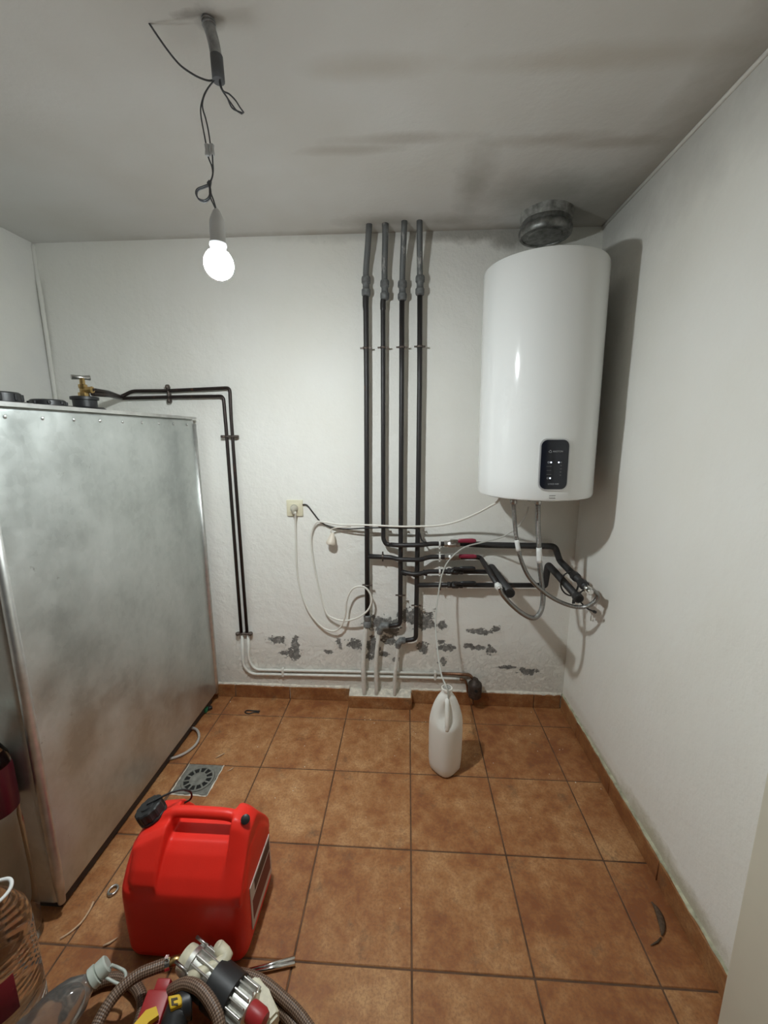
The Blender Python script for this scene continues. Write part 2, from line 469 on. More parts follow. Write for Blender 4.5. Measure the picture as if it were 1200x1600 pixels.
def smooth_path(pts, sub=8, closed=False):
    pts = [Vector(p) for p in pts]; n = len(pts); out = []
    rng = n if closed else n - 1
    for i in range(rng):
        p0 = pts[(i - 1) % n] if (closed or i > 0) else pts[0] * 2 - pts[1]
        p1 = pts[i]; p2 = pts[(i + 1) % n]
        p3 = pts[(i + 2) % n] if (closed or i < n - 2) else pts[-1] * 2 - pts[-2]
        for k in range(sub):
            t = k / sub
            out.append(0.5 * ((2 * p1) + (p2 - p0) * t + (2 * p0 - 5 * p1 + 4 * p2 - p3) * t * t + (3 * p1 - p0 - 3 * p2 + p3) * t ** 3))
    if not closed: out.append(pts[-1])
    return out


def fillet(pts, r=0.03, seg=5):
    pts = [Vector(p) for p in pts]; out = [pts[0]]
    for i in range(1, len(pts) - 1):
        a, b, c = pts[i - 1], pts[i], pts[i + 1]
        d1, d2 = (a - b), (c - b)
        q = min(r, d1.length * 0.48, d2.length * 0.48)
        p, s = b + d1.normalized() * q, b + d2.normalized() * q
        for k in range(seg + 1):
            t = k / seg
            out.append((p * (1 - t) + b * t) * (1 - t) + (b * (1 - t) + s * t) * t)
    out.append(pts[-1])
    return out


def add_box(bm, lo, hi, bevel=0.0, seg=2, rot=None, pivot=None):
    lo, hi = Vector(lo), Vector(hi)
    g = bmesh.ops.create_cube(bm, size=1.0)
    vs = g['verts']
    c = (lo + hi) / 2; s = hi - lo
    for v in vs: v.co = Vector((v.co.x * s.x, v.co.y * s.y, v.co.z * s.z)) + c
    if bevel:
        es = {e for v in vs for e in v.link_edges}
        r = bmesh.ops.bevel(bm, geom=list(es), offset=bevel, segments=seg, affect='EDGES', profile=0.5)
        vs = list({v for f in r['faces'] for v in f.verts} | {v for v in vs if v.is_valid})
    if rot is not None:
        pv = Vector(pivot) if pivot is not None else c
        for v in vs: v.co = rot @ (v.co - pv) + pv
    return vs


def add_lathe(bm, prof, centre, axis=(0, 0, 1), sides=24, caps=True, smooth=True):
    """prof: (radius, height along axis)"""
    ax = Vector(axis).normalized(); q = Vector((0, 0, 1)).rotation_difference(ax)
    c = Vector(centre); rings = []
    for r, h in prof:
        rings.append([bm.verts.new(c + q @ Vector((r * math.cos(2 * PI * k / sides), r * math.sin(2 * PI * k / sides), h))) for k in range(sides)])
    for i in range(len(rings) - 1):
        for k in range(sides):
            k2 = (k + 1) % sides
            f = bm.faces.new((rings[i][k], rings[i][k2], rings[i + 1][k2], rings[i + 1][k])); f.smooth = smooth
    if caps:
        bm.faces.new(list(reversed(rings[0]))); bm.faces.new(rings[-1])
    return rings


def add_prism(bm, poly, vec):
    """extrude a 3D polygon along vec"""
    a = [bm.verts.new(Vector(p)) for p in poly]; b = [bm.verts.new(Vector(p) + Vector(vec)) for p in poly]
    n = len(a)
    bm.faces.new(list(reversed(a))); bm.faces.new(b)
    for i in range(n): bm.faces.new((a[i], a[(i + 1) % n], b[(i + 1) % n], b[i]))


def obj(name, bm, material, parent=None, label=None, kind=None, auto=None, origin=None):
    """link the bmesh (built in room coordinates) as ONE mesh object"""
    bmesh.ops.recalc_face_normals(bm, faces=bm.faces)
    o_ = Vector(origin) if origin is not None else None
    if parent is not None:
        base = parent['_w'] if '_w' in parent.keys() else (0, 0, 0)
        o_ = Vector(base)
    if o_ is None:
        lo = Vector((1e9,) * 3); hi = -lo
        for v in bm.verts:
            for k in range(3): lo[k] = min(lo[k], v.co[k]); hi[k] = max(hi[k], v.co[k])
        o_ = Vector(((lo.x + hi.x) / 2, (lo.y + hi.y) / 2, lo.z))
    for v in bm.verts: v.co -= o_
    me = D.meshes.new(name); bm.to_mesh(me); bm.free()
    if auto is not None:
        for p_ in me.polygons: p_.use_smooth = True
        try: me.set_sharp_from_angle(angle=math.radians(auto))
        except Exception: pass
    me.materials.append(material)
    o = D.objects.new(name, me); COL.objects.link(o)
    o['_w'] = tuple(o_)
    if parent is not None: o.parent = parent
    else: o.location = o_
    if label: o['label'] = label
    if kind: o['kind'] = kind
    return o


def tag(o, label, cat, group=None):
    o['label'] = label; o['category'] = cat
    if group: o['group'] = group
    return o


def thing(name, label, cat, loc, group=None):
    o = D.objects.new(name, None); COL.objects.link(o)
    o.location = loc; o['_w'] = tuple(loc); o.empty_display_size = 0.05
    return tag(o, label, cat, group)


def struct(name, bm, material, parent=None, auto=None, origin=(0, 0, 0)):
    o = obj(name, bm, material, parent, auto=auto, origin=origin)
    if parent is None: o['kind'] = 'structure'
    return o


def tube_obj(name, pts, rad, material, parent=None, sides=12, closed=False, label=None):
    bm = bm_new(); add_tube(bm, pts, rad, sides, closed)
    return obj(name, bm, material, parent, label=label)


# ------------------------------------------------------------------ room shell
def grid_wall(name, o, ux, uy, nx, ny, material, amp, nrm, thick):
    """an uneven plaster sheet: origin o, spans ux and uy, waviness amp along nrm, closed by a slab behind"""
    bm = bm_new(); o, ux, uy, nrm = Vector(o), Vector(ux), Vector(uy), Vector(nrm)
    V = []
    for j in range(ny + 1):
        row = []
        for i in range(nx + 1):
            p = o + ux * (i / nx) + uy * (j / ny)
            e = min(1, min(i, nx - i) / 7.0, min(j, ny - j) / 5.0)
            d = noise.noise(p * 2.1) * 0.6 + noise.noise(p * 5.3) * 0.3 + noise.noise(p * 13) * 0.12
            row.append(bm.verts.new(p + nrm * (d * amp * e)))
        V.append(row)
    for j in range(ny):
        for i in range(nx):
            f = bm.faces.new((V[j][i], V[j][i + 1], V[j + 1][i + 1], V[j + 1][i])); f.smooth = True
    bd = [V[0][i] for i in range(nx + 1)] + [V[j][nx] for j in range(1, ny + 1)] + [V[ny][i] for i in range(nx - 1, -1, -1)] + [V[j][0] for j in range(ny - 1, 0, -1)]
    bb = [bm.verts.new(v.co - nrm * thick) for v in bd]
    for i in range(len(bd)):
        k = (i + 1) % len(bd); bm.faces.new((bd[i], bd[k], bb[k], bb[i]))
    bm.faces.new(bb)
    return struct(name, bm, material, auto=40)


YF = -3.0
PIER_X, PIER_Y = 0.7045, -1.13
grid_wall('wall_back', (XL, YB, -0.02), (XR - XL, 0, 0), (0, 0, H + 0.02), 110, 100, M_back, 0.006, (0, -1, 0), 0.1)
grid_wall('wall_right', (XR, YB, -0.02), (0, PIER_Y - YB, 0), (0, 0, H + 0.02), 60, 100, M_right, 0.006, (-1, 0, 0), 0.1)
grid_wall('wall_left', (XL, YF, -0.02), (0, YB - YF, 0), (0, 0, H + 0.02), 60, 60, M_left, 0.005, (1, 0, 0), 0.1)
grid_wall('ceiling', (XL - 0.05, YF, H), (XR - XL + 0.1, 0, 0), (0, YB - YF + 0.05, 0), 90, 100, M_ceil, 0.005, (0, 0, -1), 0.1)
bm = bm_new(); add_box(bm, (PIER_X, YF, -0.02), (PIER_X + 0.35, PIER_Y, H), 0.008)
struct('wall_right_pier', bm, M_front, auto=40)
# thin pale bead where the ceiling paint meets the walls
bm = bm_new(); add_tube(bm, [(XR - 0.003, YB - 0.003, H - 0.004), (XR - 0.003, PIER_Y, H - 0.004)], 0.0065, 8)
struct('trim_1', bm, simple('paint_bead', (0.72, 0.71, 0.66), 0.6))
bm = bm_new(); add_tube(bm, smooth_path([(XL + 0.012, YB - 0.012, 1.2), (XL + 0.010, YB - 0.010, 1.7), (XL + 0.014, YB - 0.014, 2.1), (XL + 0.002, YB - 0.004, 2.25), (XL + 0.004, YB - 0.004, H - 0.002)], 6), [0.010] * 24 + [0.004], 8)
struct('trim_2', bm, MATS['paint_bead'])

# floor: grout bed with every tile a piece of its own
bm = bm_new(); add_box(bm, (XL - 0.1, YF, -0.05), (XR + 0.1, YB + 0.1, -0.0025))
floor = struct('floor', bm, M_grout)
DR = (-0.994, -0.838, -0.4935, -0.335)     # drain hole x0 x1 y0 y1
G = 0.0025


def tile_piece(x0, x1, y0, y1, cache={}):
    key = (round(x1 - x0, 4), round(y1 - y0, 4))
    if key not in cache:
        b = bm_new(); add_box(b, (-(x1 - x0) / 2, -(y1 - y0) / 2, -0.012), ((x1 - x0) / 2, (y1 - y0) / 2, 0.0), 0.0018, 1)
        bmesh.ops.recalc_face_normals(b, faces=b.faces)
        me = D.meshes.new('tile'); b.to_mesh(me); b.free(); me.materials.append(M_tile)
        cache[key] = me
    o = D.objects.new('tile', cache[key]); COL.objects.link(o); o.parent = floor
    o.location = ((x0 + x1) / 2, (y0 + y1) / 2, random.uniform(-0.0006, 0.0004))
    return o


xs = [XL] + [c * T for c in range(-5, 3)] + [XR]
ys = [YB] + [-r * T for r in range(0, 9)] + [YF]
for i in range(len(xs) - 1):
    for j in range(len(ys) - 1):
        x0, x1, y1, y0 = xs[i] + G, xs[i + 1] - G, ys[j] - G, ys[j + 1] + G
        if x1 - x0 < 0.02 or y1 - y0 < 0.02: continue
        if x0 < DR[1] and x1 > DR[0] and y0 < DR[3] and y1 > DR[2]:      # cut round the drain
            for a in ((x0, DR[0], y0, y1), (DR[1], x1, y0, y1), (max(x0, DR[0]), min(x1, DR[1]), y0, DR[2]), (max(x0, DR[0]), min(x1, DR[1]), DR[3], y1)):
                if a[1] - a[0] > 0.015 and a[3] - a[2] > 0.015: tile_piece(*a)
        else:
            tile_piece(x0, x1, y0, y1)

# skirting tiles, each a piece
SK = 0.075
bm = bm_new(); add_box(bm, (XL, YB - 0.004, 0), (-0.336, YB + 0.02, SK - 0.004)); add_box(bm, (0.006, YB - 0.004, 0), (XR, YB + 0.02, SK - 0.004))
base_b = struct('baseboard_back', bm, M_mortar)


def skirt(parent, lo, hi):
    b = bm_new(); add_box(b, lo, hi, 0.002, 1)
    for v in b.verts:
        if v.co.z > 0.05: v.co.z += noise.noise(v.co * 9) * 0.003
    return obj('tile', b, M_skirt, parent, auto=40)


for a, b_ in [(XL, -5 * T), (-5 * T, -4 * T), (-4 * T, -3 * T + 0.02), (-3 * T + 0.02, -2 * T - 0.002), (-2 * T - 0.002, -0.334)]:
    skirt(base_b, (a + 0.002, YB - 0.013, 0.0), (b_ - 0.002, YB + 0.005, SK))
for a, b_ in [(0.006, T + 0.01), (T + 0.01, 2 * T), (2 * T, XR - 0.013)]:
    skirt(base_b, (a + 0.002, YB - 0.013, 0.0), (b_ - 0.002, YB + 0.005, SK + 0.002))
bm = bm_new(); add_box(bm, (XR - 0.004, PIER_Y, 0), (XR + 0.02, YB, SK - 0.004))
base_r = struct('baseboard_right', bm, M_mortar)
yy = YB - 0.014; k = 0
for y_ in [-0.06, -0.06 - T, -0.06 - 2 * T, -0.06 - 3 * T, PIER_Y]:
    lo_y = max(y_, PIER_Y)
    if yy - lo_y > 0.02: skirt(base_r, (XR - 0.012, lo_y + 0.0015, 0.0), (XR + 0.005, yy - 0.0015, SK + 0.002))
    yy = y_
# worn plaster edge lying on top of the skirting
def ragged(name, p0, p1, w, h, n, mt):
    b = bm_new(); p0, p1 = Vector(p0), Vector(p1); d = (p1 - p0)
    side = Vector((-d.y, d.x, 0)).normalized()
    rows = []
    for i in range(n + 1):
        c = p0 + d * (i / n)
        q = 0.5 + 0.5 * noise.noise(Vector((i * 0.37, p0.x * 5, p0.y * 3))); q2 = 0.5 + 0.5 * noise.noise(Vector((i * 0.61, 9.1, p0.x)))
        rows.append([b.verts.new(c + side * 0.004), b.verts.new(c - side * w * (0.35 + q)), b.verts.new(c - side * w * (0.3 + 0.8 * q) + Vector((0, 0, h * (0.3 + q2)))), b.verts.new(c + side * 0.004 + Vector((0, 0, h * (0.8 + 1.2 * q2))))])
    for i in range(n):
        for kk in range(4):
            k2 = (kk + 1) % 4
            b.faces.new((rows[i][kk], rows[i][k2], rows[i + 1][k2], rows[i + 1][kk]))
    b.faces.new(rows[0]); b.faces.new(list(reversed(rows[-1])))
    return struct(name, b, mt, auto=50)


ragged('trim_3', (-1.2, YB - 0.001, SK - 0.002), (-0.336, YB - 0.001, SK - 0.002), 0.010, 0.010, 90, M_mortar)
ragged('trim_4', (0.008, YB - 0.001, SK), (XR - 0.01, YB - 0.001, SK), 0.010, 0.008, 90, M_mortar)
ragged('trim_5', (XR - 0.001, YB, SK), (XR - 0.001, PIER_Y, SK), 0.008, 0.007, 110, simple('dirty_plaster_edge', (0.44, 0.43, 0.31), 0.9, var=0.35, scale=30, bump=0.6))

# boxed-in ledge the three painted pipes drop into
bm = bm_new()
LX0, LX1, LY = -0.333, 0.004, 0.098
nx, ny = 40, 8; V = []
for j in range(ny + 1):
    row = []
    for i in range(nx + 1):
        p = Vector((LX0 + (LX1 - LX0) * i / nx, LY + (YB + 0.004 - LY) * j / ny, 0))
        hgt = 0.062 + 0.013 * (j / ny) + 0.006 * noise.noise(p * 40) + 0.004 * noise.noise(p * 90)
        row.append(bm.verts.new((p.x, p.y, hgt)))
    V.append(row)
for j in range(ny):
    for i in range(nx): bm.faces.new((V[j][i], V[j][i + 1], V[j + 1][i + 1], V[j + 1][i]))
bd = [V[0][i] for i in range(nx + 1)] + [V[j][nx] for j in range(1, ny + 1)] + [V[ny][i] for i in range(nx - 1, -1, -1)] + [V[j][0] for j in range(ny - 1, 0, -1)]
bb = [bm.verts.new((v.co.x, v.co.y, 0)) for v in bd]
for i in range(len(bd)):
    k = (i + 1) % len(bd); bm.faces.new((bd[i], bd[k], bb[k], bb[i]))
bm.faces.new(bb)
ledge = struct('trim_6', bm, M_mortar, auto=60)
skirt(ledge, (LX0, LY - 0.010, 0), (LX1, LY + 0.002, 0.064))
bm = bm_new(); add_box(bm, (LX1 - 0.001, LY - 0.008, 0), (LX1 + 0.006, YB - 0.013, 0.066), 0.001, 1); obj('tile', bm, M_skirt, ledge)

# ------------------------------------------------------------------ galvanised tank
TX, TY0, TY1, TZ0, TZ1 = -1.072, -0.945, 0.118, 0.045, 1.542
tank = thing('oil_tank', 'large galvanised steel tank along the left wall with black caps on top', 'tank', (-1.40, (TY0 + TY1) / 2, 0))
bm = bm_new(); add_box(bm, (-1.745, TY0, TZ0), (TX, TY1, TZ1), 0.022, 4)
bmesh.ops.subdivide_edges(bm, edges=[e for e in bm.edges if e.calc_length() > 0.4], cuts=10, use_grid_fill=True)
for v in bm.verts:                                                  # slight belly in the sheet
    if v.co.x > TX - 0.001:
        a = (v.co.y - TY0) / (TY1 - TY0); c = (v.co.z - TZ0) / (TZ1 - TZ0)
        v.co.x += 0.006 * max(0, math.sin(PI * a) * math.sin(PI * c)) + 0.003 * noise.noise(v.co * 3.0)
obj('shell', bm, M_galv, tank, auto=35)
bm = bm_new()                                                       # folded top rim
add_prism(bm, [(TX - 0.03, TY0 - 0.004, TZ1 + 0.004), (TX + 0.008, TY0 - 0.004, TZ1 + 0.004), (TX + 0.010, TY0 - 0.004, TZ1 - 0.008), (TX + 0.006, TY0 - 0.004, TZ1 - 0.008), (TX + 0.003, TY0 - 0.004, TZ1 - 0.004), (TX - 0.03, TY0 - 0.004, TZ1 - 0.002)], (0, TY1 - TY0 + 0.006, 0))
obj('top_rim', bm, M_galvedge, tank)
for yv in (TY1 - 0.012, TY0 + 0.012):
    bm = bm_new(); add_tube(bm, [(TX - 0.002, yv, TZ0 + 0.004), (TX - 0.001, yv, TZ0 + 0.08), (TX + 0.001, yv, 0.8), (TX - 0.001, yv, TZ1 - 0.03)], [0.010, 0.014, 0.014, 0.012], 14)
    obj('corner_bead', bm, M_galvedge, tank)
me_r = None
for i in range(9):
    y_ = TY0 + 0.09 + i * 0.112
    if me_r is None:
        bm = bm_new(); add_lathe(bm, [(0.006, 0), (0.005, 0.002), (0.0025, 0.004)], (0, 0, 0), (1, 0, 0), 10)
        o = obj('rivet', bm, M_galvedge, None, origin=(0, 0, 0)); me_r = o.data
    else:
        o = D.objects.new('rivet', me_r); COL.objects.link(o)
    o.parent = tank; o.location = Vector((TX + 0.001, y_, TZ1 - 0.034)) - Vector(tank['_w'])
bm = bm_new(); add_box(bm, (-1.72, TY0 + 0.03, 0.0), (TX - 0.022, TY1 - 0.03, TZ0 + 0.01), 0.003, 1)
obj('base_frame', bm, M_dark, tank)


def tank_cap(c, h=0.045, tall=False):
    x, y = c
    bm = bm_new(); add_lathe(bm, [(0.088, -0.002), (0.090, 0.018), (0.080, 0.024), (0.055, 0.025), (0.055, 0.028), (0.054, 0.028 + h), (0.048, 0.032 + h)] if not tall else
                             [(0.072, -0.002), (0.074, 0.022), (0.064, 0.030), (0.042, 0.032), (0.043, 0.058), (0.050, 0.060), (0.050, 0.071), (0.044, 0.073)], (x, y, TZ1), sides=28)
    o = obj('tank_cap', bm, M_black, tank, auto=35)
    if not tall:
        for k in range(8):
            a = 2 * PI * k / 8
            bm = bm_new(); add_box(bm, (x + 0.054 * math.cos(a) - 0.005, y + 0.054 * math.sin(a) - 0.005, TZ1 + 0.028), (x + 0.054 * math.cos(a) + 0.005, y + 0.054 * math.sin(a) + 0.005, TZ1 + 0.026 + h), 0.002, 1)
            obj('grip_lug', bm, M_black, o)
    return o


CX = -1.35
tank_cap((CX, -0.585), 0.024); tank_cap((CX, -0.405), 0.014); vcap = tank_cap((CX, -0.225), tall=True)
vx, vy = CX, -0.225
bm = bm_new(); add_lathe(bm, [(0.020, 0.070), (0.020, 0.088), (0.013, 0.090), (0.013, 0.104), (0.016, 0.106), (0.016, 0.120), (0.010, 0.122), (0.009, 0.146)], (vx, vy, TZ1), sides=8)
add_tube(bm, [(vx, vy, TZ1 + 0.098), (vx + 0.02, vy - 0.002, TZ1 + 0.099), (vx + 0.040, vy - 0.002, TZ1 + 0.099)], [0.012, 0.012, 0.014], 8)
valve = obj('tank_valve', bm, M_brass, tank, auto=40, label='brass valve with a steel T handle')
bm = bm_new(); add_tube(bm, [(vx - 0.022, vy - 0.028, TZ1 + 0.147), (vx, vy, TZ1 + 0.148), (vx + 0.018, vy + 0.022, TZ1 + 0.149)], [0.010, 0.007, 0.010], 8)
obj('handle', bm, M_steel, valve)

# ------------------------------------------------------------------ twin fuel tubes on the back wall
def ptube(name, px, r, mt, parent, off=0.02, fr=0.025, sides=10, label=None):
    return tube_obj(name, fillet([W(p[0], p[1], p[2] if len(p) > 2 else off) for p in px], fr), r, mt, parent, sides, label=label)


def clamp_at(parent, p, r, vertical=True, mt=None, wid=0.009, ear=0.014, name='pipe_clamp'):
    """ring round the pipe at p with two ears and a stub back to the wall"""
    p = Vector(p); bm = bm_new(); ax = Vector((0, 0, 1)) if vertical else Vector((1, 0, 0)); sd = Vector((1, 0, 0)) if vertical else Vector((0, 0, 1))
    add_tube(bm, [p - ax * wid / 2, p + ax * wid / 2], r + 0.0025, 12)
    e = r + ear
    lo = p - sd * e - ax * wid * 0.42 + Vector((0, -0.002, 0)); hi = p + sd * e + ax * wid * 0.42 + Vector((0, 0.003, 0))
    add_box(bm, [min(a, b) for a, b in zip(lo, hi)], [max(a, b) for a, b in zip(lo, hi)], 0.001, 1)
    for s in (-1, 1):
        q = p + sd * s * (e - 0.003); add_tube(bm, [q + Vector((0, -0.006, 0)), q + Vector((0, 0.005, 0))], 0.003, 6)
    add_tube(bm, [p + Vector((0, r, 0)), Vector((p.x, YB - 0.001, p.z))], 0.004, 6)
    return obj(name, bm, mt or M_clamp, parent)


vport = Vector((vx + 0.040, vy - 0.002, TZ1 + 0.099))
tw = thing('fuel_tube_pair', 'twin thin dark copper tubes running from the steel tank down the back wall', 'pipe', W(381, 990, 0.0))
A = [vport - Vector((0.004, 0, 0)), vport.lerp(W(189, 619.5, 0.03), 0.5) + Vector((0, 0, 0.006)), W(189, 620, 0.03)] + [W(*p, 0.02) for p in ((207, 611), (262, 610.5), (359, 606), (361, 650), (367, 735), (386, 988))]
tube_obj('tube', fillet(A, 0.02), 0.0085, M_copper, tw, 10)
B = [vport + Vector((-0.004, 0.004, -0.016)), vport.lerp(W(189, 622, 0.026), 0.5) + Vector((0, 0.006, -0.004)), W(190, 622.5, 0.022)] + [W(*p, 0.02) for p in ((262, 620.5), (349, 619), (353, 665), (366, 840), (377, 988))]
tube_obj('tube', fillet(B, 0.02), 0.0085, M_copper, tw, 10)
for a, b in (((262, 605), (265, 626)), ((349, 682), (369, 682)), ((372, 990), (391, 990))):
    p, q = W(*a, 0.022), W(*b, 0.022); c = (p + q) / 2; bm = bm_new()
    d = (q - p).normalized(); per = Vector((-d.z, 0, d.x))
    add_tube(bm, [p - d * 0.012, q + d * 0.012], 0.0065, 8)
    for s in (p, q): add_tube(bm, [s - per * 0.006, s + per * 0.006], 0.0125, 12)
    add_tube(bm, [c, Vector((c.x, YB - 0.001, c.z))], 0.004, 6)
    obj('twin_clamp', bm, M_clamp, tw)
ptube('painted_tube', [(388, 988), (388.5, 1032), (399, 1046.5), (540, 1049), (690, 1052.5)], 0.0075, M_wpipe, tw, 0.014, 0.03, label='tube painted white low along the wall')
ptube('painted_tube', [(378, 988), (380, 1040), (392, 1053), (540, 1056), (690, 1059.5), (718, 1061)], 0.0075, M_wpipe, tw, 0.014, 0.03, label='tube painted white low along the wall')
ptube('bare_end', [(688, 1052.3), (734, 1054), (741, 1063, 0.024)], 0.0078, M_barecopper, tw, 0.014, 0.015, label='bare copper end of the tube')
ptube('bare_end', [(717, 1061), (727, 1062), (730, 1072), (731, 1084, 0.02), (737, 1086, 0.04)], 0.0065, M_barecopper, tw, 0.014, 0.012, label='bare copper end of the tube')
for u, v in ((442, 1050), (680, 1055.5)):
    p = W(u, v, 0.015); bm = bm_new(); add_box(bm, p - Vector((0.006, 0.010, 0.024)), p + Vector((0.006, 0.0135, 0.024)), 0.002, 1); obj('twin_clamp', bm, M_wpipe, tw)
fc = W(742, 1078, 0.05)
bm = bm_new(); add_lathe(bm, [(0.014, 0.066), (0.020, 0.052), (0.034, 0.040), (0.036, 0.030), (0.036, -0.012), (0.033, -0.014), (0.034, -0.034), (0.030, -0.040)], fc, sides=22)
add_tube(bm, [fc + Vector((0, 0, 0.045)), W(741, 1060, 0.02)], 0.012, 8)
filt = obj('shutoff_body', bm, M_cast, tw, auto=40, label='brown cast shut-off body')
bm = bm_new(); add_lathe(bm, [(0.009, 0), (0.009, 0.004)], fc + Vector((0.0, -0.0335, 0.016)), (0.0, -1, 0.25), 6); obj('key_hole', bm, M_hole, filt)

# ------------------------------------------------------------------ the four heating pipes
def coupling(parent, u, v, r, off, mt=None, name='coupling', flip=False):
    p = W(u, v, off); bm = bm_new()
    prof = [(0.70, -0.052), (1.0, -0.048), (1.10, -0.040), (1.10, -0.018), (0.92, -0.014), (0.82, -0.008), (0.82, 0.008), (0.92, 0.014), (1.10, 0.018), (1.10, 0.040), (1.0, 0.048), (0.70, 0.052)]
    add_lathe(bm, [(r * a, h * 0.82) for a, h in prof], p, sides=14)
    return obj(name, bm, mt or M_coup, parent, auto=35)


def ball_valve(parent, u, v, off, lever_px, lever_mt, body_mt=None, llabel=None, stem_up=0.020):
    """body on the pipe plus a lever handle lying along it"""
    p = W(u, v, off); bm = bm_new()
    add_tube(bm, [p + Vector((d, 0, 0)) for d in (-0.040, -0.038, -0.024, -0.022, -0.012, 0.012, 0.022, 0.024, 0.038, 0.040)],
             [0.012, 0.0165, 0.0165, 0.014, 0.019, 0.019, 0.014, 0.0165, 0.0165, 0.012], 8)
    la, lb = W(lever_px[0], lever_px[1], off + 0.03), W(lever_px[2], lever_px[3], off + 0.034)
    top = Vector((p.x, la.y, la.z))
    add_tube(bm, [p, p.lerp(top, 0.5), top + Vector((0, 0, 0.002))], [0.009, 0.008, 0.007], 8)
    o = obj('ball_valve', bm, body_mt or M_steel, parent, auto=40)
    bm = bm_new(); add_box(bm, top + Vector((-0.012, -0.004, -0.007)), Vector((la.x + 0.006, top.y + 0.002, top.z + 0.007)), 0.002, 1)
    add_tube(bm, [top + Vector((0, -0.009, 0)), top + Vector((0, 0.002, 0))], 0.0065, 6)
    obj('lever_arm', bm, M_steel if body_mt is None else M_pipeblack, o)
    d = lb - la; bm = bm_new()
    pts = [la, la + d * 0.04, la + d * 0.2, la + d * 0.5, la + d * 0.8, la + d * 0.95, lb]
    add_tube(bm, pts, [0.006, 0.0095, 0.0105, 0.011, 0.0115, 0.009, 0.004], 10, flat=0.55)
    obj('lever_grip', bm, lever_mt, o, label=llabel)
    return o


G4 = 'dark heating pipes on the back wall'
# pipe A (leftmost): riser, branch with second red lever, elbow towards the room
pA = thing('heating_pipe', 'leftmost of the four vertical dark pipes, its branch carries the lower red lever', 'pipe', W(574, 970, 0.040), G4)
tA = F(577, 350, H); tA = Vector((tA.x, tA.y, H + 0.01))
tube_obj('zinc_section', fillet([tA, W(575.5, 375, 0.072), W(571.5, 425, 0.044), W(571.7, 448, 0.044)], 0.04), 0.0135, M_pipegrey, pA, 12, label='grey zinc upper length')
coupling(pA, 571.9, 447.5, 0.0185, 0.044)
tube_obj('riser', [W(572, 452, 0.044), W(571.3, 466, 0.044), W(571.2, 478, 0.043), W(571.8, 486, 0.042), W(572.8, 600, 0.040), W(573.2, 800, 0.040), W(574, 968, 0.040)], [0.0135, 0.0145, 0.0135, 0.0125, 0.0125, 0.0125, 0.013], M_pipe, pA, 12)
clamp_at(pA, W(571.5, 544, 0.041), 0.0125); clamp_at(pA, W(574, 914, 0.040), 0.0125)
bm = bm_new(); add_lathe(bm, [(0.013, 0.040), (0.019, 0.036), (0.019, 0.012), (0.016, 0.008), (0.021, 0.0), (0.021, -0.024), (0.014, -0.030)], W(574, 972, 0.040), sides=12)
obj('reducer', bm, M_fit, pA, auto=40)
tube_obj('painted_length', smooth_path([W(572.5, 978, 0.040), W(569.5, 1005, 0.042), W(567.5, 1035, 0.046), W(567.8, 1055, 0.046), Vector((W(569, 1073, 0.046).x, LY + 0.024, 0.055))], 5), 0.0125, M_wpipe, pA, 12, label='lower length painted white')
E2 = W(752, 873, 0.045)
endA = Yp(779, 917, -0.22)
tube_obj('branch', fillet([W(574, 869, 0.040), W(612, 871, 0.042), W(622, 874, 0.066), W(655, 875, 0.068), W(672, 870, 0.046), W(748, 870.5, 0.045), E2, endA], 0.02), [0.0125] * 4 + [0.012] * 34, M_pipe, pA, 12)
clamp_at(pA, W(598, 869.5, 0.041), 0.0115, False); clamp_at(pA, W(687, 870, 0.045), 0.0115, False, M_whiteclamp)
ball_valve(pA, 707, 870, 0.045, (716, 869, 745, 869.5), M_lever, None, 'dark red lever grip')
# pipe B
pB = thing('heating_pipe', 'second vertical dark pipe from the left, feeding the long run with the upper red lever', 'pipe', W(599, 845, 0.040), G4)
tB = F(602, 349, H); tB = Vector((tB.x, tB.y, H + 0.01))
tube_obj('zinc_section', fillet([tB, W(602, 372, 0.070), W(600.7, 420, 0.046), W(601, 452, 0.044)], 0.04), [0.0150, 0.0145] + [0.0135] * 12, M_pipegrey, pB, 12, label='grey zinc upper length with chipped paint')
coupling(pB, 601.2, 453, 0.0185, 0.044)
tube_obj('riser', fillet([W(601, 458, 0.044), W(598.4, 470, 0.044), W(598.4, 482, 0.042), W(598.6, 600, 0.040), W(598.8, 842, 0.040), W(603, 850.5, 0.043), W(612, 851, 0.044)], 0.012), [0.0125] * 6 + [0.013] * 5 + [0.0110] * 22, M_pipe, pB, 12)
clamp_at(pB, W(598.5, 543, 0.040), 0.0115); clamp_at(pB, W(599, 823, 0.040), 0.0115)
endB = Yp(918, 920, -0.22)
tube_obj('run', fillet([W(610, 851, 0.044), W(622, 852, 0.062), W(660, 851.5, 0.066), W(672, 849.5, 0.050), W(735, 850, 0.047)], 0.02), 0.0118, M_pipe, pB, 12)
eb0, eb1 = W(867, 853.5, 0.047), W(874.5, 876, 0.050)
tube_obj('sleeve', fillet([W(733, 850, 0.047), W(760, 851.5, 0.047), eb0, eb1, endB], 0.022), 0.0155, M_pipeblack, pB, 12, label='thicker black sleeved length')
for d in (0.60, 0.86):
    c = eb1.lerp(endB, d); dr = (endB - eb1).normalized(); bm = bm_new()
    add_tube(bm, [c - dr * 0.020, c - dr * 0.018, c + dr * 0.018, c + dr * 0.020], [0.014, 0.0205, 0.0205, 0.014], 8); obj('union_nut', bm, M_pipeblack, pB, auto=40)
clamp_at(pB, W(687, 850, 0.048), 0.0115, False, M_whiteclamp)
ball_valve(pB, 706, 850, 0.048, (715, 845, 744, 845), M_lever, None, 'dark red lever grip')
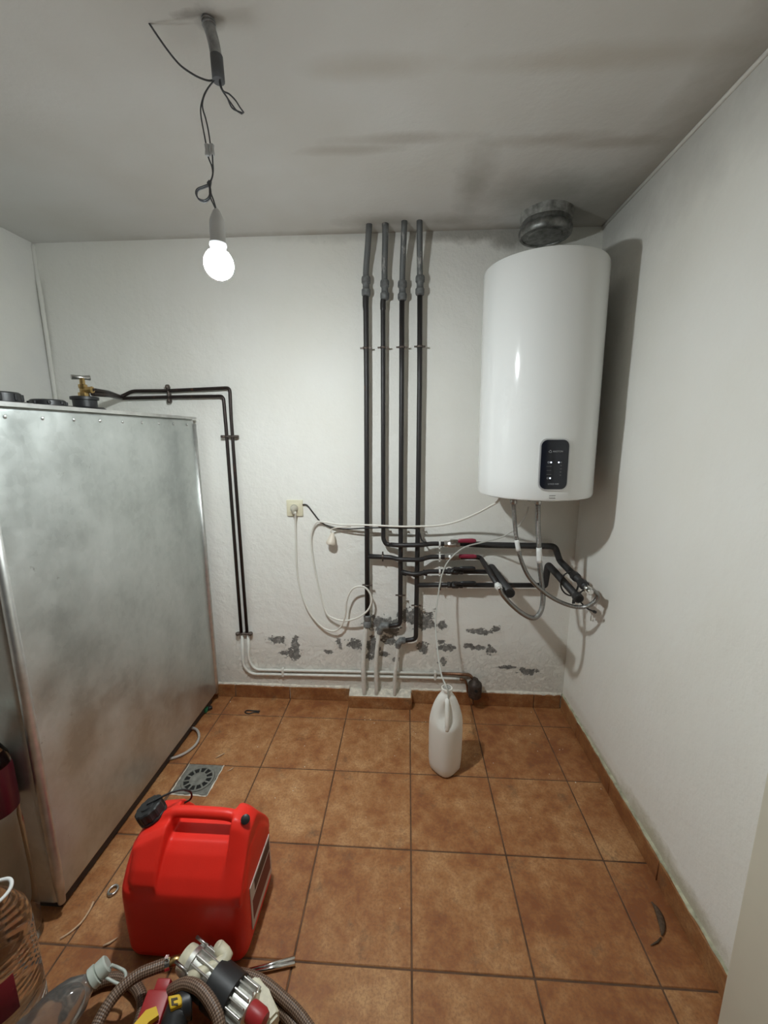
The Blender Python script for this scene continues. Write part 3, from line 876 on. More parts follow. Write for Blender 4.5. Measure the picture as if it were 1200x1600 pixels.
# pipe C
pC = thing('heating_pipe', 'third vertical dark pipe from the left, ending in a black lever valve and capped elbow', 'pipe', W(597, 979, 0.040), G4)
tC = F(632, 345, H); tC = Vector((tC.x, tC.y, H + 0.01))
tube_obj('zinc_section', fillet([tC, W(631, 370, 0.082), W(628.6, 425, 0.048), W(628.6, 455, 0.044)], 0.04), 0.0130, M_pipegrey, pC, 12, label='grey zinc upper length')
coupling(pC, 628.6, 454, 0.0185, 0.044)
tube_obj('riser', fillet([W(628, 460, 0.044), W(627.6, 600, 0.040), W(626.3, 800, 0.040), W(625.2, 976, 0.040), W(606, 978, 0.040)], 0.022), 0.0118, M_pipe, pC, 12)
clamp_at(pC, W(627.7, 542.5, 0.040), 0.0118); clamp_at(pC, W(626, 823, 0.040), 0.0118); clamp_at(pC, W(625.5, 930, 0.040), 0.0115)
bm = bm_new(); c = W(597, 979, 0.040)
add_tube(bm, [W(608, 977.5, 0.040), W(606.5, 977.5, 0.040), W(598, 978, 0.040), W(594, 983, 0.040), W(593, 990, 0.040)], [0.012, 0.019, 0.0195, 0.019, 0.015], 10); obj('elbow', bm, M_fit, pC, auto=50)
tube_obj('painted_length', smooth_path([W(593, 987, 0.040), W(589.5, 1010, 0.044), W(587.5, 1040, 0.046), Vector((W(588, 1069, 0.046).x, LY + 0.024, 0.055))], 5), 0.0105, M_wpipe, pC, 12, label='lower length painted white')
tube_obj('branch', fillet([W(626, 893, 0.040), W(640, 896.5, 0.056), W(652, 897.5, 0.062), W(668, 893, 0.048), W(735, 893, 0.046), W(768, 893.5, 0.046)], 0.018), 0.0118, M_pipe, pC, 12)
for u, v in ((632, 895), (650, 898), (664, 895)):
    bm = bm_new(); p = W(u, v, 0.040 if u < 640 else 0.048); add_tube(bm, [p - Vector((0.012, 0, -0.003)), p + Vector((0.012, 0, -0.003))], 0.0150, 10); obj('union_nut', bm, M_pipe, pC, auto=40)
clamp_at(pC, W(687, 893, 0.047), 0.0115, False, M_whiteclamp)
ball_valve(pC, 711, 892.5, 0.047, (718, 888, 743, 888.5), M_black, M_pipeblack)
sC, endC = W(767.5, 887, 0.046), Yp(797, 927, -0.22)
tube_obj('open_end', fillet([W(766, 893.5, 0.046), sC, endC], 0.010), 0.0215, M_pipeblack, pC, 14, label='thick black sleeve, open at the end')
dr = (endC - sC).normalized(); bm = bm_new(); add_tube(bm, [endC + dr * 0.0005, endC + dr * 0.0015], 0.0155, 14); obj('bore', bm, M_hole, pC)
# pipe D
pD = thing('heating_pipe', 'rightmost of the four vertical dark pipes, with the lowest horizontal branch', 'pipe', W(625, 1003, 0.040), G4)
tD = F(655.5, 344, H); tD = Vector((tD.x, tD.y, H + 0.01))
tube_obj('zinc_section', fillet([tD, W(655.6, 370, 0.082), W(656, 425, 0.048), W(656.2, 448, 0.044)], 0.04), 0.0130, M_pipegrey, pD, 12, label='grey zinc upper length')
coupling(pD, 656.2, 446, 0.0185, 0.044)
tube_obj('riser', fillet([W(656, 452, 0.044), W(655.6, 600, 0.040), W(653.2, 800, 0.040), W(649.8, 998.5, 0.040), W(632, 1001, 0.040)], 0.022), 0.0120, M_pipe, pD, 12)
clamp_at(pD, W(655.8, 541.5, 0.040), 0.0120); clamp_at(pD, W(653, 823, 0.040), 0.0120); clamp_at(pD, W(650.6, 946, 0.040), 0.0118)
bm = bm_new()
add_tube(bm, [W(634, 1000.5, 0.040), W(632.5, 1000.5, 0.040), W(626, 1001, 0.040), W(622.5, 1005, 0.040), W(621.5, 1012, 0.040)], [0.012, 0.018, 0.0185, 0.0175, 0.013], 10); obj('elbow', bm, M_fit, pD, auto=50)
tube_obj('painted_length', smooth_path([W(621.8, 1009, 0.040), W(619.5, 1035, 0.044), W(617, 1055, 0.046), Vector((W(616.5, 1073, 0.046).x, LY + 0.02, 0.055))], 5), 0.0092, M_wpipe, pD, 12, label='lower length painted white')
eD0, eD1, endD = W(851, 914.5, 0.046), W(856.5, 882, 0.046), Yp(905, 936, -0.22)
tube_obj('branch', fillet([W(651, 914, 0.040), W(720, 914, 0.045), eD0], 0.02), 0.0125, M_pipe, pD, 12)
tube_obj('open_end', fillet([W(846, 914.5, 0.046), eD0, eD1, endD], 0.020), 0.0165, M_pipeblack, pD, 14, label='black sleeved elbow, open at the end')
dr = (endD - eD1).normalized(); bm = bm_new()
add_tube(bm, [endD - dr * 0.03, endD - dr * 0.028, endD - dr * 0.001, endD + dr * 0.0008], [0.015, 0.0205, 0.0205, 0.0185], 14); obj('end_collar', bm, M_pipeblack, pD, auto=40)
bm = bm_new(); add_tube(bm, [endD + dr * 0.001, endD + dr * 0.002], 0.0135, 14); obj('bore', bm, M_hole, pD)
clamp_at(pD, W(688, 914.5, 0.045), 0.0115, False)
ball_valve(pD, 711, 914, 0.046, (719, 911, 744, 911), M_black, M_pipeblack)

# ------------------------------------------------------------------ water heater
HC = Vector((0.515, -0.085, 0)); HR, HZ0, HZ1 = 0.234, 1.207, 2.098
TILT = 0.012


def ht(p):                                  # the heater hangs slightly out of plumb
    p = Vector(p); p.x -= TILT * (p.z - 1.65) / 0.9; return p


def onheater(s, z, proud):                  # s metres round the drum from its front line
    a = s / HR; r = HR + proud
    return ht((HC.x + r * math.sin(a), HC.y - r * math.cos(a), z))


heater = thing('water_heater', 'white cylindrical water heater hung on the back wall near the right corner', 'heater', (HC.x, HC.y, HZ0))
bm = bm_new(); add_lathe(bm, [(HR - 0.014, HZ0), (HR - 0.004, HZ0 + 0.004), (HR, HZ0 + 0.014)] + [(HR, HZ0 + 0.014 + (HZ1 - HZ0 - 0.028) * k / 12) for k in range(1, 13)] + [(HR - 0.003, HZ1 - 0.004), (HR - 0.010, HZ1), (HR - 0.06, HZ1 + 0.001)], (HC.x, HC.y, 0), sides=96)
for v in bm.verts: v.co = ht(v.co)
obj('drum', bm, M_heater, heater, auto=40)
bm = bm_new(); add_lathe(bm, [(HR - 0.08, HZ0 - 0.006), (HR - 0.030, HZ0 - 0.003), (HR - 0.016, HZ0 + 0.003)], (HC.x, HC.y, 0), sides=64)
for v in bm.verts: v.co = ht(v.co)
obj('bottom_cap', bm, M_heatergrey, heater)
bm = bm_new(); add_box(bm, (HC.x - 0.14, HC.y + HR - 0.06, 1.86), (HC.x + 0.14, YB + 0.001, 1.92), 0.003, 1); obj('wall_bracket', bm, M_steel, heater)
bm = bm_new(); add_box(bm, (HC.x - 0.08, HC.y + HR - 0.04, 1.32), (HC.x + 0.08, YB + 0.001, 1.36), 0.003, 1); obj('wall_bracket', bm, M_steel, heater)


def rrect(w, h, r, seg=6):
    out = []
    for cx, cy, a0 in ((w / 2 - r, h / 2 - r, 0), (-w / 2 + r, h / 2 - r, 90), (-w / 2 + r, -h / 2 + r, 180), (w / 2 - r, -h / 2 + r, 270)):
        for k in range(seg + 1):
            a = math.radians(a0 + 90 * k / seg); out.append((cx + r * math.cos(a), cy + r * math.sin(a)))
    return out


def curved_plate(w, h, r, s0, z0, p0, p1):
    """rounded plate wrapped round the drum; columns keep it on the curve"""
    bm = bm_new(); ncol = 14
    def half(x):
        ax = abs(x); e = w / 2 - r
        return h / 2 if ax <= e else h / 2 - r + math.sqrt(max(0, r * r - (ax - e) ** 2))
    F_, B_ = [], []
    xs_ = [-w / 2 * math.cos(PI * k / ncol) for k in range(ncol + 1)]
    for x in xs_:
        hh = half(x) if abs(x) < w / 2 - 1e-6 else h / 2 - r
        cf = [bm.verts.new(onheater(s0 + x, z0 + hh * q, p1)) for q in (-1, 1)]
        cb = [bm.verts.new(onheater(s0 + x, z0 + hh * q, p0)) for q in (-1, 1)]
        F_.append(cf); B_.append(cb)
    for k in range(ncol):
        bm.faces.new((F_[k][0], F_[k + 1][0], F_[k + 1][1], F_[k][1]))
        for q in (0, 1): bm.faces.new((F_[k][q], F_[k + 1][q], B_[k + 1][q], B_[k][q]))
    bm.faces.new((F_[0][0], F_[0][1], B_[0][1], B_[0][0])); bm.faces.new((F_[-1][0], F_[-1][1], B_[-1][1], B_[-1][0]))
    return bm


PZ, PS = 1.348, 0.004
bez = obj('control_panel', curved_plate(0.112, 0.196, 0.028, PS, PZ, -0.004, 0.0035), M_bezel, heater, auto=40)
obj('screen', curved_plate(0.100, 0.184, 0.023, PS, PZ, 0.0, 0.0052), M_screen, bez, auto=40, label='dark glass control screen with lit dots')


def text_on(s, size, sc, z, mt, name, parent, proud=0.0060, align='CENTER', stretch=1.0):
    cu = D.curves.new(name, 'FONT'); cu.body = s; cu.size = size; cu.align_x = align; cu.align_y = 'CENTER'
    to = D.objects.new(name, cu); COL.objects.link(to)
    dg = bpy.context.evaluated_depsgraph_get(); me = D.meshes.new_from_object(to.evaluated_get(dg))
    D.objects.remove(to); D.curves.remove(cu)
    bm = bm_new(); bm.from_mesh(me); D.meshes.remove(me)
    for v in bm.verts: v.co = onheater(sc + v.co.x * stretch, z + v.co.y, proud)
    return obj(name, bm, mt, parent)


text_on('ARISTON', 0.0085, PS + 0.008, PZ + 0.049, M_print, 'lettering', bez, stretch=1.05)
bm = bm_new()                                # little round emblem left of the word
for k in range(3):
    a = 0.6 + k * 2 * PI / 3
    pts = [onheater(PS - 0.019 + 0.0042 * math.cos(a + t), PZ + 0.049 + 0.0042 * math.sin(a + t), 0.0060) for t in (0.0, 0.5, 1.0, 1.5)]
    add_tube(bm, pts, 0.0009, 5)
obj('emblem', bm, M_print, bez)
text_on('LYDOS WIFI', 0.0072, PS - 0.001, PZ - 0.072, M_print, 'lettering', bez)
for (s, z) in ((-0.014, 0.009), (0.0135, 0.009), (-0.014, -0.050)):
    bm = bm_new(); add_lathe(bm, [(0.0026, 0), (0.0026, 0.0008), (0.0014, 0.0012)], onheater(PS + s, PZ + z, 0.0050), (0, -1, 0), 10); obj('led', bm, M_led, bez)
bm = bm_new()                                # printed rules and scale beside the lights
for s, z, w in ((-0.020, -0.006, 0.018), (-0.019, -0.036, 0.016), (-0.024, -0.021, 0.006), (-0.016, -0.021, 0.008)):
    add_box(bm, onheater(PS + s - w / 2, PZ + z - 0.0005, 0.0050), onheater(PS + s + w / 2, PZ + z + 0.0005, 0.0062))
obj('printed_rule', bm, M_greyprint, bez)
for k, s_ in enumerate(('80', '70', '60', '50', '40')):
    text_on(s_, 0.0062, PS + 0.022, PZ + 0.009 - 0.012 * k - (0.0 if k == 0 else 0.0), M_print if k < 1 else M_greyprint, 'lettering', bez)
for z in (0.009, -0.050):
    bm = bm_new()
    pts = [onheater(PS - 0.0225 + 0.003 * math.cos(a), PZ + z + 0.003 * math.sin(a), 0.0058) for a in [2 * PI * q / 10 for q in range(10)]]
    add_tube(bm, pts, 0.0006, 5, True)
    obj('symbol', bm, M_print, bez)
for dz in (0.0, -0.0085):                    # two short lines of small print on the drum
    bm = bm_new()
    for q in range(6): add_box(bm, onheater(PS - 0.012 + q * 0.0040, PZ - 0.1185 + dz, -0.0006), onheater(PS - 0.009 + q * 0.0040, PZ - 0.1160 + dz, 0.0008))
    obj('small_print', bm, M_greyprint, heater)
# water connections under the drum
bx = []
for (u, v), nm in (((802, 792), 'inlet'), ((840, 792), 'outlet')):
    p = Yp(u, v, -0.16); bx.append(p)
    bm = bm_new(); add_lathe(bm, [(0.011, 0.03), (0.011, 0.0), (0.015, -0.002), (0.015, -0.022), (0.011, -0.024)], (p.x, p.y, HZ0 - 0.012), sides=6); obj(nm, bm, M_steel, heater)
p = Yp(826, 790, -0.16)
bm = bm_new(); add_lathe(bm, [(0.007, 0.02), (0.007, -0.016)], (p.x, p.y, HZ0 - 0.006), sides=8)
add_tube(bm, [(p.x - 0.022, p.y - 0.002, HZ0 - 0.010), (p.x + 0.002, p.y, HZ0 - 0.010)], 0.006, 8); obj('safety_valve', bm, M_black, heater)

# ------------------------------------------------------------------ flexible steel hoses
def pathd(px, y0, y1, prof=None):
    """pixels to points while depth runs from y0 to y1"""
    n = len(px) - 1
    return [Yp(u, v, y0 + (y1 - y0) * (prof[i] if prof else i / n)) for i, (u, v) in enumerate(px)]


GH = 'flexible hoses under the heater'
hA = thing('flexible_hose', 'braided steel hose looping right from the heater to the upper pipe end', 'hose', Yp(868, 938, -0.2), GH)
pxA = [(804.5, 820), (808, 848), (814, 874), (826, 901), (845, 921), (868, 937), (895, 947.5), (915, 948), (928, 941), (934, 931), (930, 925)]
PA = [Vector((bx[0].x, bx[0].y, HZ0 - 0.030))] + pathd(pxA, -0.162, -0.235) + [endB + (endB - eb1).normalized() * 0.004]
tube_obj('braid', smooth_path(PA, 6), 0.0088, M_flex, hA, 12)
q = smooth_path(PA, 6); bm = bm_new(); add_tube(bm, q[11:16], 0.0098, 12); obj('tag', bm, M_tag, hA)
dr = (endB - eb1).normalized(); bm = bm_new(); add_tube(bm, [endB - dr * 0.012, endB + dr * 0.012], 0.0165, 6); add_tube(bm, [endB + dr * 0.012, endB + dr * 0.034], 0.0105, 12); obj('end_nut', bm, M_chrome, hA)
hB = thing('flexible_hose', 'braided steel hose hanging in a U from the heater to the lower red lever pipe', 'hose', Yp(836, 966, -0.19), GH)
pxB = [(840.5, 820), (842, 850), (843.5, 885), (847, 915), (848.5, 936), (845, 955), (835, 965.5), (819, 960.5), (800, 945.5), (787, 931), (781, 920.5)]
PB = [Vector((bx[1].x, bx[1].y, HZ0 - 0.030))] + pathd(pxB, -0.162, -0.23) + [endA - (endA - E2).normalized() * 0.002]
tube_obj('braid', smooth_path(PB, 6), 0.0105, M_flex, hB, 12)
q = smooth_path(PB, 6); bm = bm_new(); add_tube(bm, q[13:18], 0.0117, 12); obj('tag', bm, M_tag, hB)
dr = (endA - E2).normalized(); bm = bm_new(); add_tube(bm, [endA - dr * 0.018, endA + dr * 0.004], 0.0150, 6); add_tube(bm, [endA + dr * 0.004, endA + dr * 0.016], 0.0122, 12); obj('end_nut', bm, M_tag, hB)

# ------------------------------------------------------------------ cables on the wall
# cream/white supply cable from the socket to the heater
pw = [(461.5, 800, .045), (461.5, 815, .02), (462, 840, .012), (465, 901, .012), (479, 949, .014), (500, 977, .02), (519, 986, .03), (532, 980, .04), (539.5, 962, .05), (541.5, 940, .056), (549, 922, .06), (562, 916, .062), (574, 921, .062), (580.5, 936, .060), (575, 953, .062), (559, 965, .060), (539, 970, .045), (521, 966, .036), (508, 954, .025), (495, 905, .014), (486.5, 854, .014), (487.5, 830, .018), (495, 816, .024), (508, 816, .03), (530, 819.5, .04), (560, 820, .058), (589, 821, .066), (620, 822.5, .068), (650, 822.5, .069), (685, 821, .070), (715, 814.5, .09), (746, 801.5, .16)]
PWR = [W(*p) for p in pw] + [Yp(770, 788.5, -0.10), Yp(778, 783, -0.12), Yp(782, 776, -0.13)]
cw = thing('power_cable', 'pale looped power cable running from the wall socket to the water heater', 'cable', W(520, 986, 0.0))
tube_obj('cord', smooth_path(PWR, 6), 0.0049, M_cablewhite, cw, 8)
sc_c = W(461, 793.5, 0.0)
so = thing('wall_socket', 'cream square wall socket with a plug in it', 'socket', sc_c)
bm = bm_new(); add_box(bm, sc_c + Vector((-0.042, -0.011, -0.042)), sc_c + Vector((0.042, 0.006, 0.042)), 0.004, 2); obj('cover_plate', bm, M_socket, so, auto=40)
bm = bm_new(); add_box(bm, sc_c + Vector((-0.027, -0.0145, -0.027)), sc_c + Vector((0.027, -0.008, 0.027)), 0.003, 2); ins = obj('insert', bm, M_socket, so, auto=40)
bm = bm_new(); add_lathe(bm, [(0.0205, 0), (0.0205, 0.002), (0.0185, 0.0022), (0.018, 0.0005)], sc_c + Vector((0, -0.0145, 0)), (0, -1, 0), 28); obj('socket_ring', bm, M_plug, ins)
bm = bm_new(); pc = sc_c + Vector((0.001, -0.014, -0.001))
add_lathe(bm, [(0.0175, 0), (0.0175, 0.012), (0.015, 0.026), (0.010, 0.034), (0.004, 0.037)], pc, (0, -1, 0), 20)
add_tube(bm, [pc + Vector((0, -0.026, -0.002)), pc + Vector((0.001, -0.028, -0.020)), W(461.5, 803, .040)], [0.010, 0.007, 0.0046], 10)
obj('plug', bm, M_plug, cw, auto=40, label='grey plug pushed into the socket')
# black cable from behind the socket to the upper pipe and its coil
bp = [(473, 788.5, .008), (480, 789.5, .010), (490, 802, .010), (502, 816, .012), (520, 824.5, .016), (545, 826.5, .038), (574, 825, .0585), (600, 824.5, .0585), (630, 825.5, .0585), (650, 826, .0585), (656, 834, .0585), (659, 844, .0585), (666, 847.5, .070)]
cb = thing('black_cable', 'thin black cable from behind the socket across the four pipes', 'cable', W(502, 816, 0))
tube_obj('cord', smooth_path([W(*p) for p in bp], 5), 0.0034, M_blackrub, cb, 8)
# hanging spare connector below the cables
hp = W(518, 843, 0.035)
pl = thing('loose_connector', 'small cream cable connector hanging loose right of the socket', 'connector', hp)
bm = bm_new(); ax = Vector((-0.18, -0.25, -1)).normalized()
add_lathe(bm, [(0.007, -0.034), (0.012, -0.024), (0.017, -0.006), (0.0235, 0.008), (0.0245, 0.020), (0.022, 0.026)], hp, ax, 20); obj('body', bm, simple('cream_connector', (0.70, 0.62, 0.52), 0.45), pl, auto=40)
bm = bm_new(); add_lathe(bm, [(0.0185, 0.0255), (0.018, 0.028)], hp, ax, 20); obj('face', bm, M_cablecream, pl)
tube_obj('lead', smooth_path([hp - ax * 0.03, W(516.5, 830, .036), W(520, 826, .034), W(530, 824, .036), W(548, 823, .042)], 6), 0.003, M_cablecream, pl, 8)
# black coil at the pipe end
cc = eb1.lerp(endB, 0.55)
co_ = thing('cable_coil', 'black thin cable coil tied to the pipe ends in the right corner', 'cable', Yp(895, 940, -0.15))
def cy(px, y): return [Yp(u, v, y) for u, v in px]
tube_obj('cord', smooth_path(cy([(893, 893), (883, 897), (877, 908), (877, 918), (883, 927), (893, 931), (903, 929), (911, 922), (917, 915)], -0.10) , 6), 0.0036, M_blackrub, co_, 8)
tube_obj('cord', smooth_path(cy([(906, 908), (903, 917), (899, 928), (896, 936), (895, 943)], -0.14), 6), 0.0042, M_blackrub, co_, 8)
tube_obj('cord', smooth_path(cy([(914, 921), (906, 926), (900, 931), (897, 943)], -0.16), 6), 0.0034, M_blackrub, co_, 8)
tube_obj('cord', smooth_path(cy([(903, 934), (907, 940), (910, 944)], -0.2) + cy([(918, 951), (929, 956)], -0.22), 6), 0.0032, M_blackrub, co_, 8)
bm = bm_new(); p = Yp(929, 956, -0.22); add_lathe(bm, [(0.004, -0.008), (0.006, -0.004), (0.006, 0.006), (0.003, 0.008)], p, (1, 0, -0.5), 10); obj('end_cap', bm, M_blackrub, co_)

# clear drip tube from the heater's safety valve into the jug
dp = [Yp(826, 792, -0.16), Yp(822, 804, -0.15), Yp(808, 824, -0.10), Yp(782, 840, -0.04)] + [W(u, v, o) for u, v, o in ((753, 847.5, .085), (724, 856, .095), (702, 875, .11), (691, 897, .13), (685, 928, .16), (680.5, 970, .21), (683.5, 1014, .29))]
dp += [Yp(689, 1051, -0.24), Yp(695, 1068, -0.300), Yp(699.5, 1079, -0.318), Yp(701, 1095, -0.318)]
dtub = thing('drip_tube', 'clear thin tube drooping from the heater into the white jug', 'tube', Yp(701, 1095, -0.318))
tube_obj('hose', smooth_path(dp, 6), 0.0036, M_tube, dtub, 8)

# ------------------------------------------------------------------ flue stub in the ceiling
fl = thing('flue_stub', 'short capped metal flue stub set in the ceiling above the heater', 'flue', (0.538, 0.035, 2.27))
fx, fy = 0.538, 0.035
bm = bm_new(); n = 40; rows = []
for hh, r0 in ((H + 0.01, 0.106), (H - 0.012, 0.099), (H - 0.03, 0.098), (H - 0.042, 0.096)):
    rows.append([bm.verts.new((fx + (r0 + 0.010 * noise.noise(Vector((math.cos(a) * 2, math.sin(a) * 2, hh * 22)))) * math.cos(a), fy + (r0 + 0.010 * noise.noise(Vector((math.cos(a) * 2, math.sin(a) * 2, hh * 22)))) * math.sin(a), hh + 0.004 * noise.noise(Vector((a * 3, hh, 0))))) for a in [2 * PI * k / n for k in range(n)]])
for i in range(3):
    for k in range(n): bm.faces.new((rows[i][k], rows[i][(k + 1) % n], rows[i + 1][(k + 1) % n], rows[i + 1][k]))
bm.faces.new(rows[0]); bm.faces.new(rows[-1])
M_flue = simple('sooty_mortar', (0.27, 0.265, 0.245), 0.85, var=0.55, scale=35, bump=0.8, bscale=60)
obj('mortar_collar', bm, M_flue, fl, auto=60)
M_fluemetal = simple('sooty_metal', (0.22, 0.22, 0.21), 0.42, 0.75, var=0.45, scale=40, bump=0.2)
bm = bm_new(); add_lathe(bm, [(0.094, 2.325), (0.100, 2.316), (0.100, 2.306), (0.096, 2.303), (0.103, 2.297), (0.106, 2.288), (0.104, 2.272), (0.098, 2.266), (0.091, 2.268), (0.089, 2.276)], (fx, fy, 0), sides=44); obj('ring', bm, M_fluemetal, fl, auto=40)
bm = bm_new(); add_lathe(bm, [(0.092, 2.280), (0.090, 2.271), (0.070, 2.2715), (0.066, 2.268), (0.02, 2.267)], (fx, fy, 0), sides=44); obj('cap_plate', bm, M_fluemetal, fl, auto=40)

# ------------------------------------------------------------------ hanging lamp
LYY = -0.831
def Lp(u, v, dy=0.0): return Yp(u, v, LYY + dy)
lamp = thing('hanging_lamp', 'bare lit bulb hanging on thin wires from a grey ceiling conduit', 'lamp', Lp(340, 440))
c0 = F(325, 30, H)
CP = [Vector((c0.x, c0.y, H + 0.008)), Lp(326.5, 40), Lp(331, 55), Lp(335, 72), Lp(338, 90), Lp(341, 110), Lp(342, 126)]
tube_obj('conduit', smooth_path(CP[:6], 5), 0.0125, M_conduit, lamp, 14, label='grey corrugated ceiling conduit')
tube_obj('sleeve', [Lp(338.2, 88), Lp(340, 108), Lp(341.7, 127)], 0.0137, M_conduitdark, lamp, 14, label='dark end sleeve')
for k in range(3):
    a, b = CP[0].lerp(CP[1], 0.3 + 0.3 * k), CP[0].lerp(CP[1], 0.42 + 0.3 * k); tube_obj('corrugation', [a, b], 0.0150, M_conduit, lamp, 14)
def wire(px, dy=0.0, r=0.0017, dz=None):
    return tube_obj('wire', smooth_path([Lp(u, v, dy + (dz[i] if dz else 0)) for i, (u, v) in enumerate(px)], 6), r, M_wire, lamp, 6)
wire([(224.6, 23), (240, 47), (255, 69), (270, 89), (284, 104), (304, 117.5), (320, 124.5), (330, 126), (340, 122)], 0.0, 0.0021)
wire([(341, 122), (331, 130), (321, 144), (316, 157), (313.5, 170), (314.5, 185), (318, 204), (322.5, 228)], 0.002)
wire([(342, 122), (335, 126), (325, 138), (318, 153), (316.5, 168), (321, 184), (325.5, 204), (329, 228)], -0.002)
wire([(342, 122), (345, 137), (352, 148), (360, 160), (369, 172), (378, 178)], 0.0)
wire([(343, 122), (348, 141), (358, 147), (368, 157), (375, 168), (381, 176)], -0.004)
wire([(342, 122), (346, 139), (355, 153), (362, 168), (372, 174), (380, 177)], 0.005)
for u in (323.3, 330.7):
    bm = bm_new(); add_tube(bm, [Lp(u, 225.5), Lp(u + .1, 227), Lp(u + .4, 232), Lp(u + .7, 236), Lp(u + 1, 242), Lp(u + 1.1, 244)], [0.0045, 0.0062, 0.0050, 0.0050, 0.0062, 0.0045], 8); obj('wire_connector', bm, M_connector, lamp, auto=40)
loop = [(327, 287), (318, 291), (308.5, 295), (306, 302), (310, 310), (319, 313), (326, 308), (328, 299), (326.5, 289)]
wire([(324.5, 242), (327, 250), (331, 260), (332.5, 272), (330, 282)] + loop + [(330, 303), (334, 314), (338, 328)], 0.003)
wire([(332, 242), (332.5, 255), (333, 266), (331.5, 277), (328, 285)] + [(a + 1.5, b + 2.5) for a, b in loop] + [(328, 306), (333, 318), (338, 329)], -0.003)
bm = bm_new(); add_tube(bm, [Lp(328.5, 283), Lp(326.8, 287), Lp(327, 292)], [0.004, 0.0055, 0.004], 8); obj('knot', bm, M_wire, lamp)
ltop = Lp(338.2, 328); lbot = Lp(343.2, 437)
ax = (lbot - ltop).normalized()
bm = bm_new(); add_lathe(bm, [(0.004, -0.002), (0.008, 0.002), (0.0125, 0.012), (0.0165, 0.022), (0.0175, 0.030), (0.0178, 0.070), (0.0195, 0.072), (0.0195, 0.078), (0.0180, 0.080), (0.0175, 0.098)], ltop, ax, 28); obj('lampholder', bm, M_holder, lamp, auto=40)
LB = (lbot - ltop).length
R0 = 0.0345
prof = [(0.0165, 0.092), (0.020, 0.100), (0.027, 0.110)] + [(R0 * math.sin(a), LB - R0 - R0 * math.cos(a)) for a in [math.radians(d) for d in (115, 100, 85, 70, 55, 42, 30, 18, 8)][::1]]
bm = bm_new(); add_lathe(bm, [(0.0160, 0.090), (0.0185, 0.093), (R0 * math.sin(math.radians(44)) + 0.0008, (LB - R0) - R0 * math.cos(math.radians(44)))], ltop, ax, 24); obj('bulb_collar', bm, M_holder, lamp, auto=50)
prof = [(R0 * math.sin(math.radians(d)), (LB - R0) - R0 * math.cos(math.radians(d))) for d in (42, 55, 70, 85, 100, 115, 130, 145, 160, 172)]
bm = bm_new(); add_lathe(bm, prof, ltop, ax, 24); obj('bulb', bm, M_bulb, lamp, label='lit bulb')

# ------------------------------------------------------------------ floor drain
dx, dy_ = (DR[0] + DR[1]) / 2, (DR[2] + DR[3]) / 2
dn = thing('floor_drain', 'square grey floor drain with a round slotted grate', 'drain', (dx, dy_, 0))
bm = bm_new(); s = 0.076; rr = [bm.verts.new((dx + 0.068 * math.cos(2 * PI * k / 48), dy_ + 0.068 * math.sin(2 * PI * k / 48), 0.0)) for k in range(48)]
sq = []
for k in range(48):
    a = 2 * PI * k / 48; c, t = math.cos(a), math.sin(a); q = s / max(abs(c), abs(t)); sq.append(bm.verts.new((dx + c * q, dy_ + t * q, 0.001)))
sb = [bm.verts.new((v.co.x, v.co.y, -0.012)) for v in sq]; rb = [bm.verts.new((v.co.x, v.co.y, -0.012)) for v in rr]
for k in range(48):
    j = (k + 1) % 48
    bm.faces.new((rr[k], rr[j], sq[j], sq[k])); bm.faces.new((sq[k], sq[j], sb[j], sb[k])); bm.faces.new((rr[k], rr[j], rb[j], rb[k])); bm.faces.new((sb[k], sb[j], rb[j], rb[k]))
obj('frame', bm, M_drain, dn)
bm = bm_new(); add_lathe(bm, [(0.0675, -0.0022), (0.0675, -0.0016)], (dx, dy_, 0), sides=40); obj('sump', bm, M_hole, dn)
bm = bm_new(); add_lathe(bm, [(0.0350, -0.0015), (0.0350, 0.0020), (0.031, 0.0032), (0.016, 0.0042), (0.014, 0.0030)], (dx, dy_, 0), sides=30)
ro = [(0.0665, -0.0015), (0.0665, 0.0025), (0.062, 0.0034), (0.0575, 0.0025), (0.0575, -0.0015)]
R_ = add_lathe(bm, ro, (dx, dy_, 0), sides=48, caps=False)
for k in range(48): bm.faces.new((R_[0][k], R_[0][(k + 1) % 48], R_[-1][(k + 1) % 48], R_[-1][k]))
for k in range(12):
    a = 2 * PI * (k + 0.5) / 12
    add_box(bm, (dx + 0.032, dy_ - 0.0036, -0.0015), (dx + 0.060, dy_ + 0.0036, 0.0022), 0.001, 1, Matrix.Rotation(a, 3, 'Z'), (dx, dy_, 0))
obj('grate', bm, M_drain, dn, auto=40)
for a, b in (((DR[0] - 0.002, DR[2] - 0.001, 0.0), (DR[0] - 0.002, DR[3], 0.0)), ((DR[1] + 0.002, DR[2], 0), (DR[1] + 0.002, DR[3], 0)), ((DR[0], DR[2] - 0.002, 0), (DR[1], DR[2] - 0.002, 0))):
    a, b = Vector(a), Vector(b); pts = [a.lerp(b, k / 12) + Vector((random.uniform(-.0015, .0015), random.uniform(-.0015, .0015), 0)) for k in range(13)]
    tube_obj('mortar_edge', pts, [random.uniform(0.0015, 0.0038) for _ in pts], M_mortar, dn, 6)

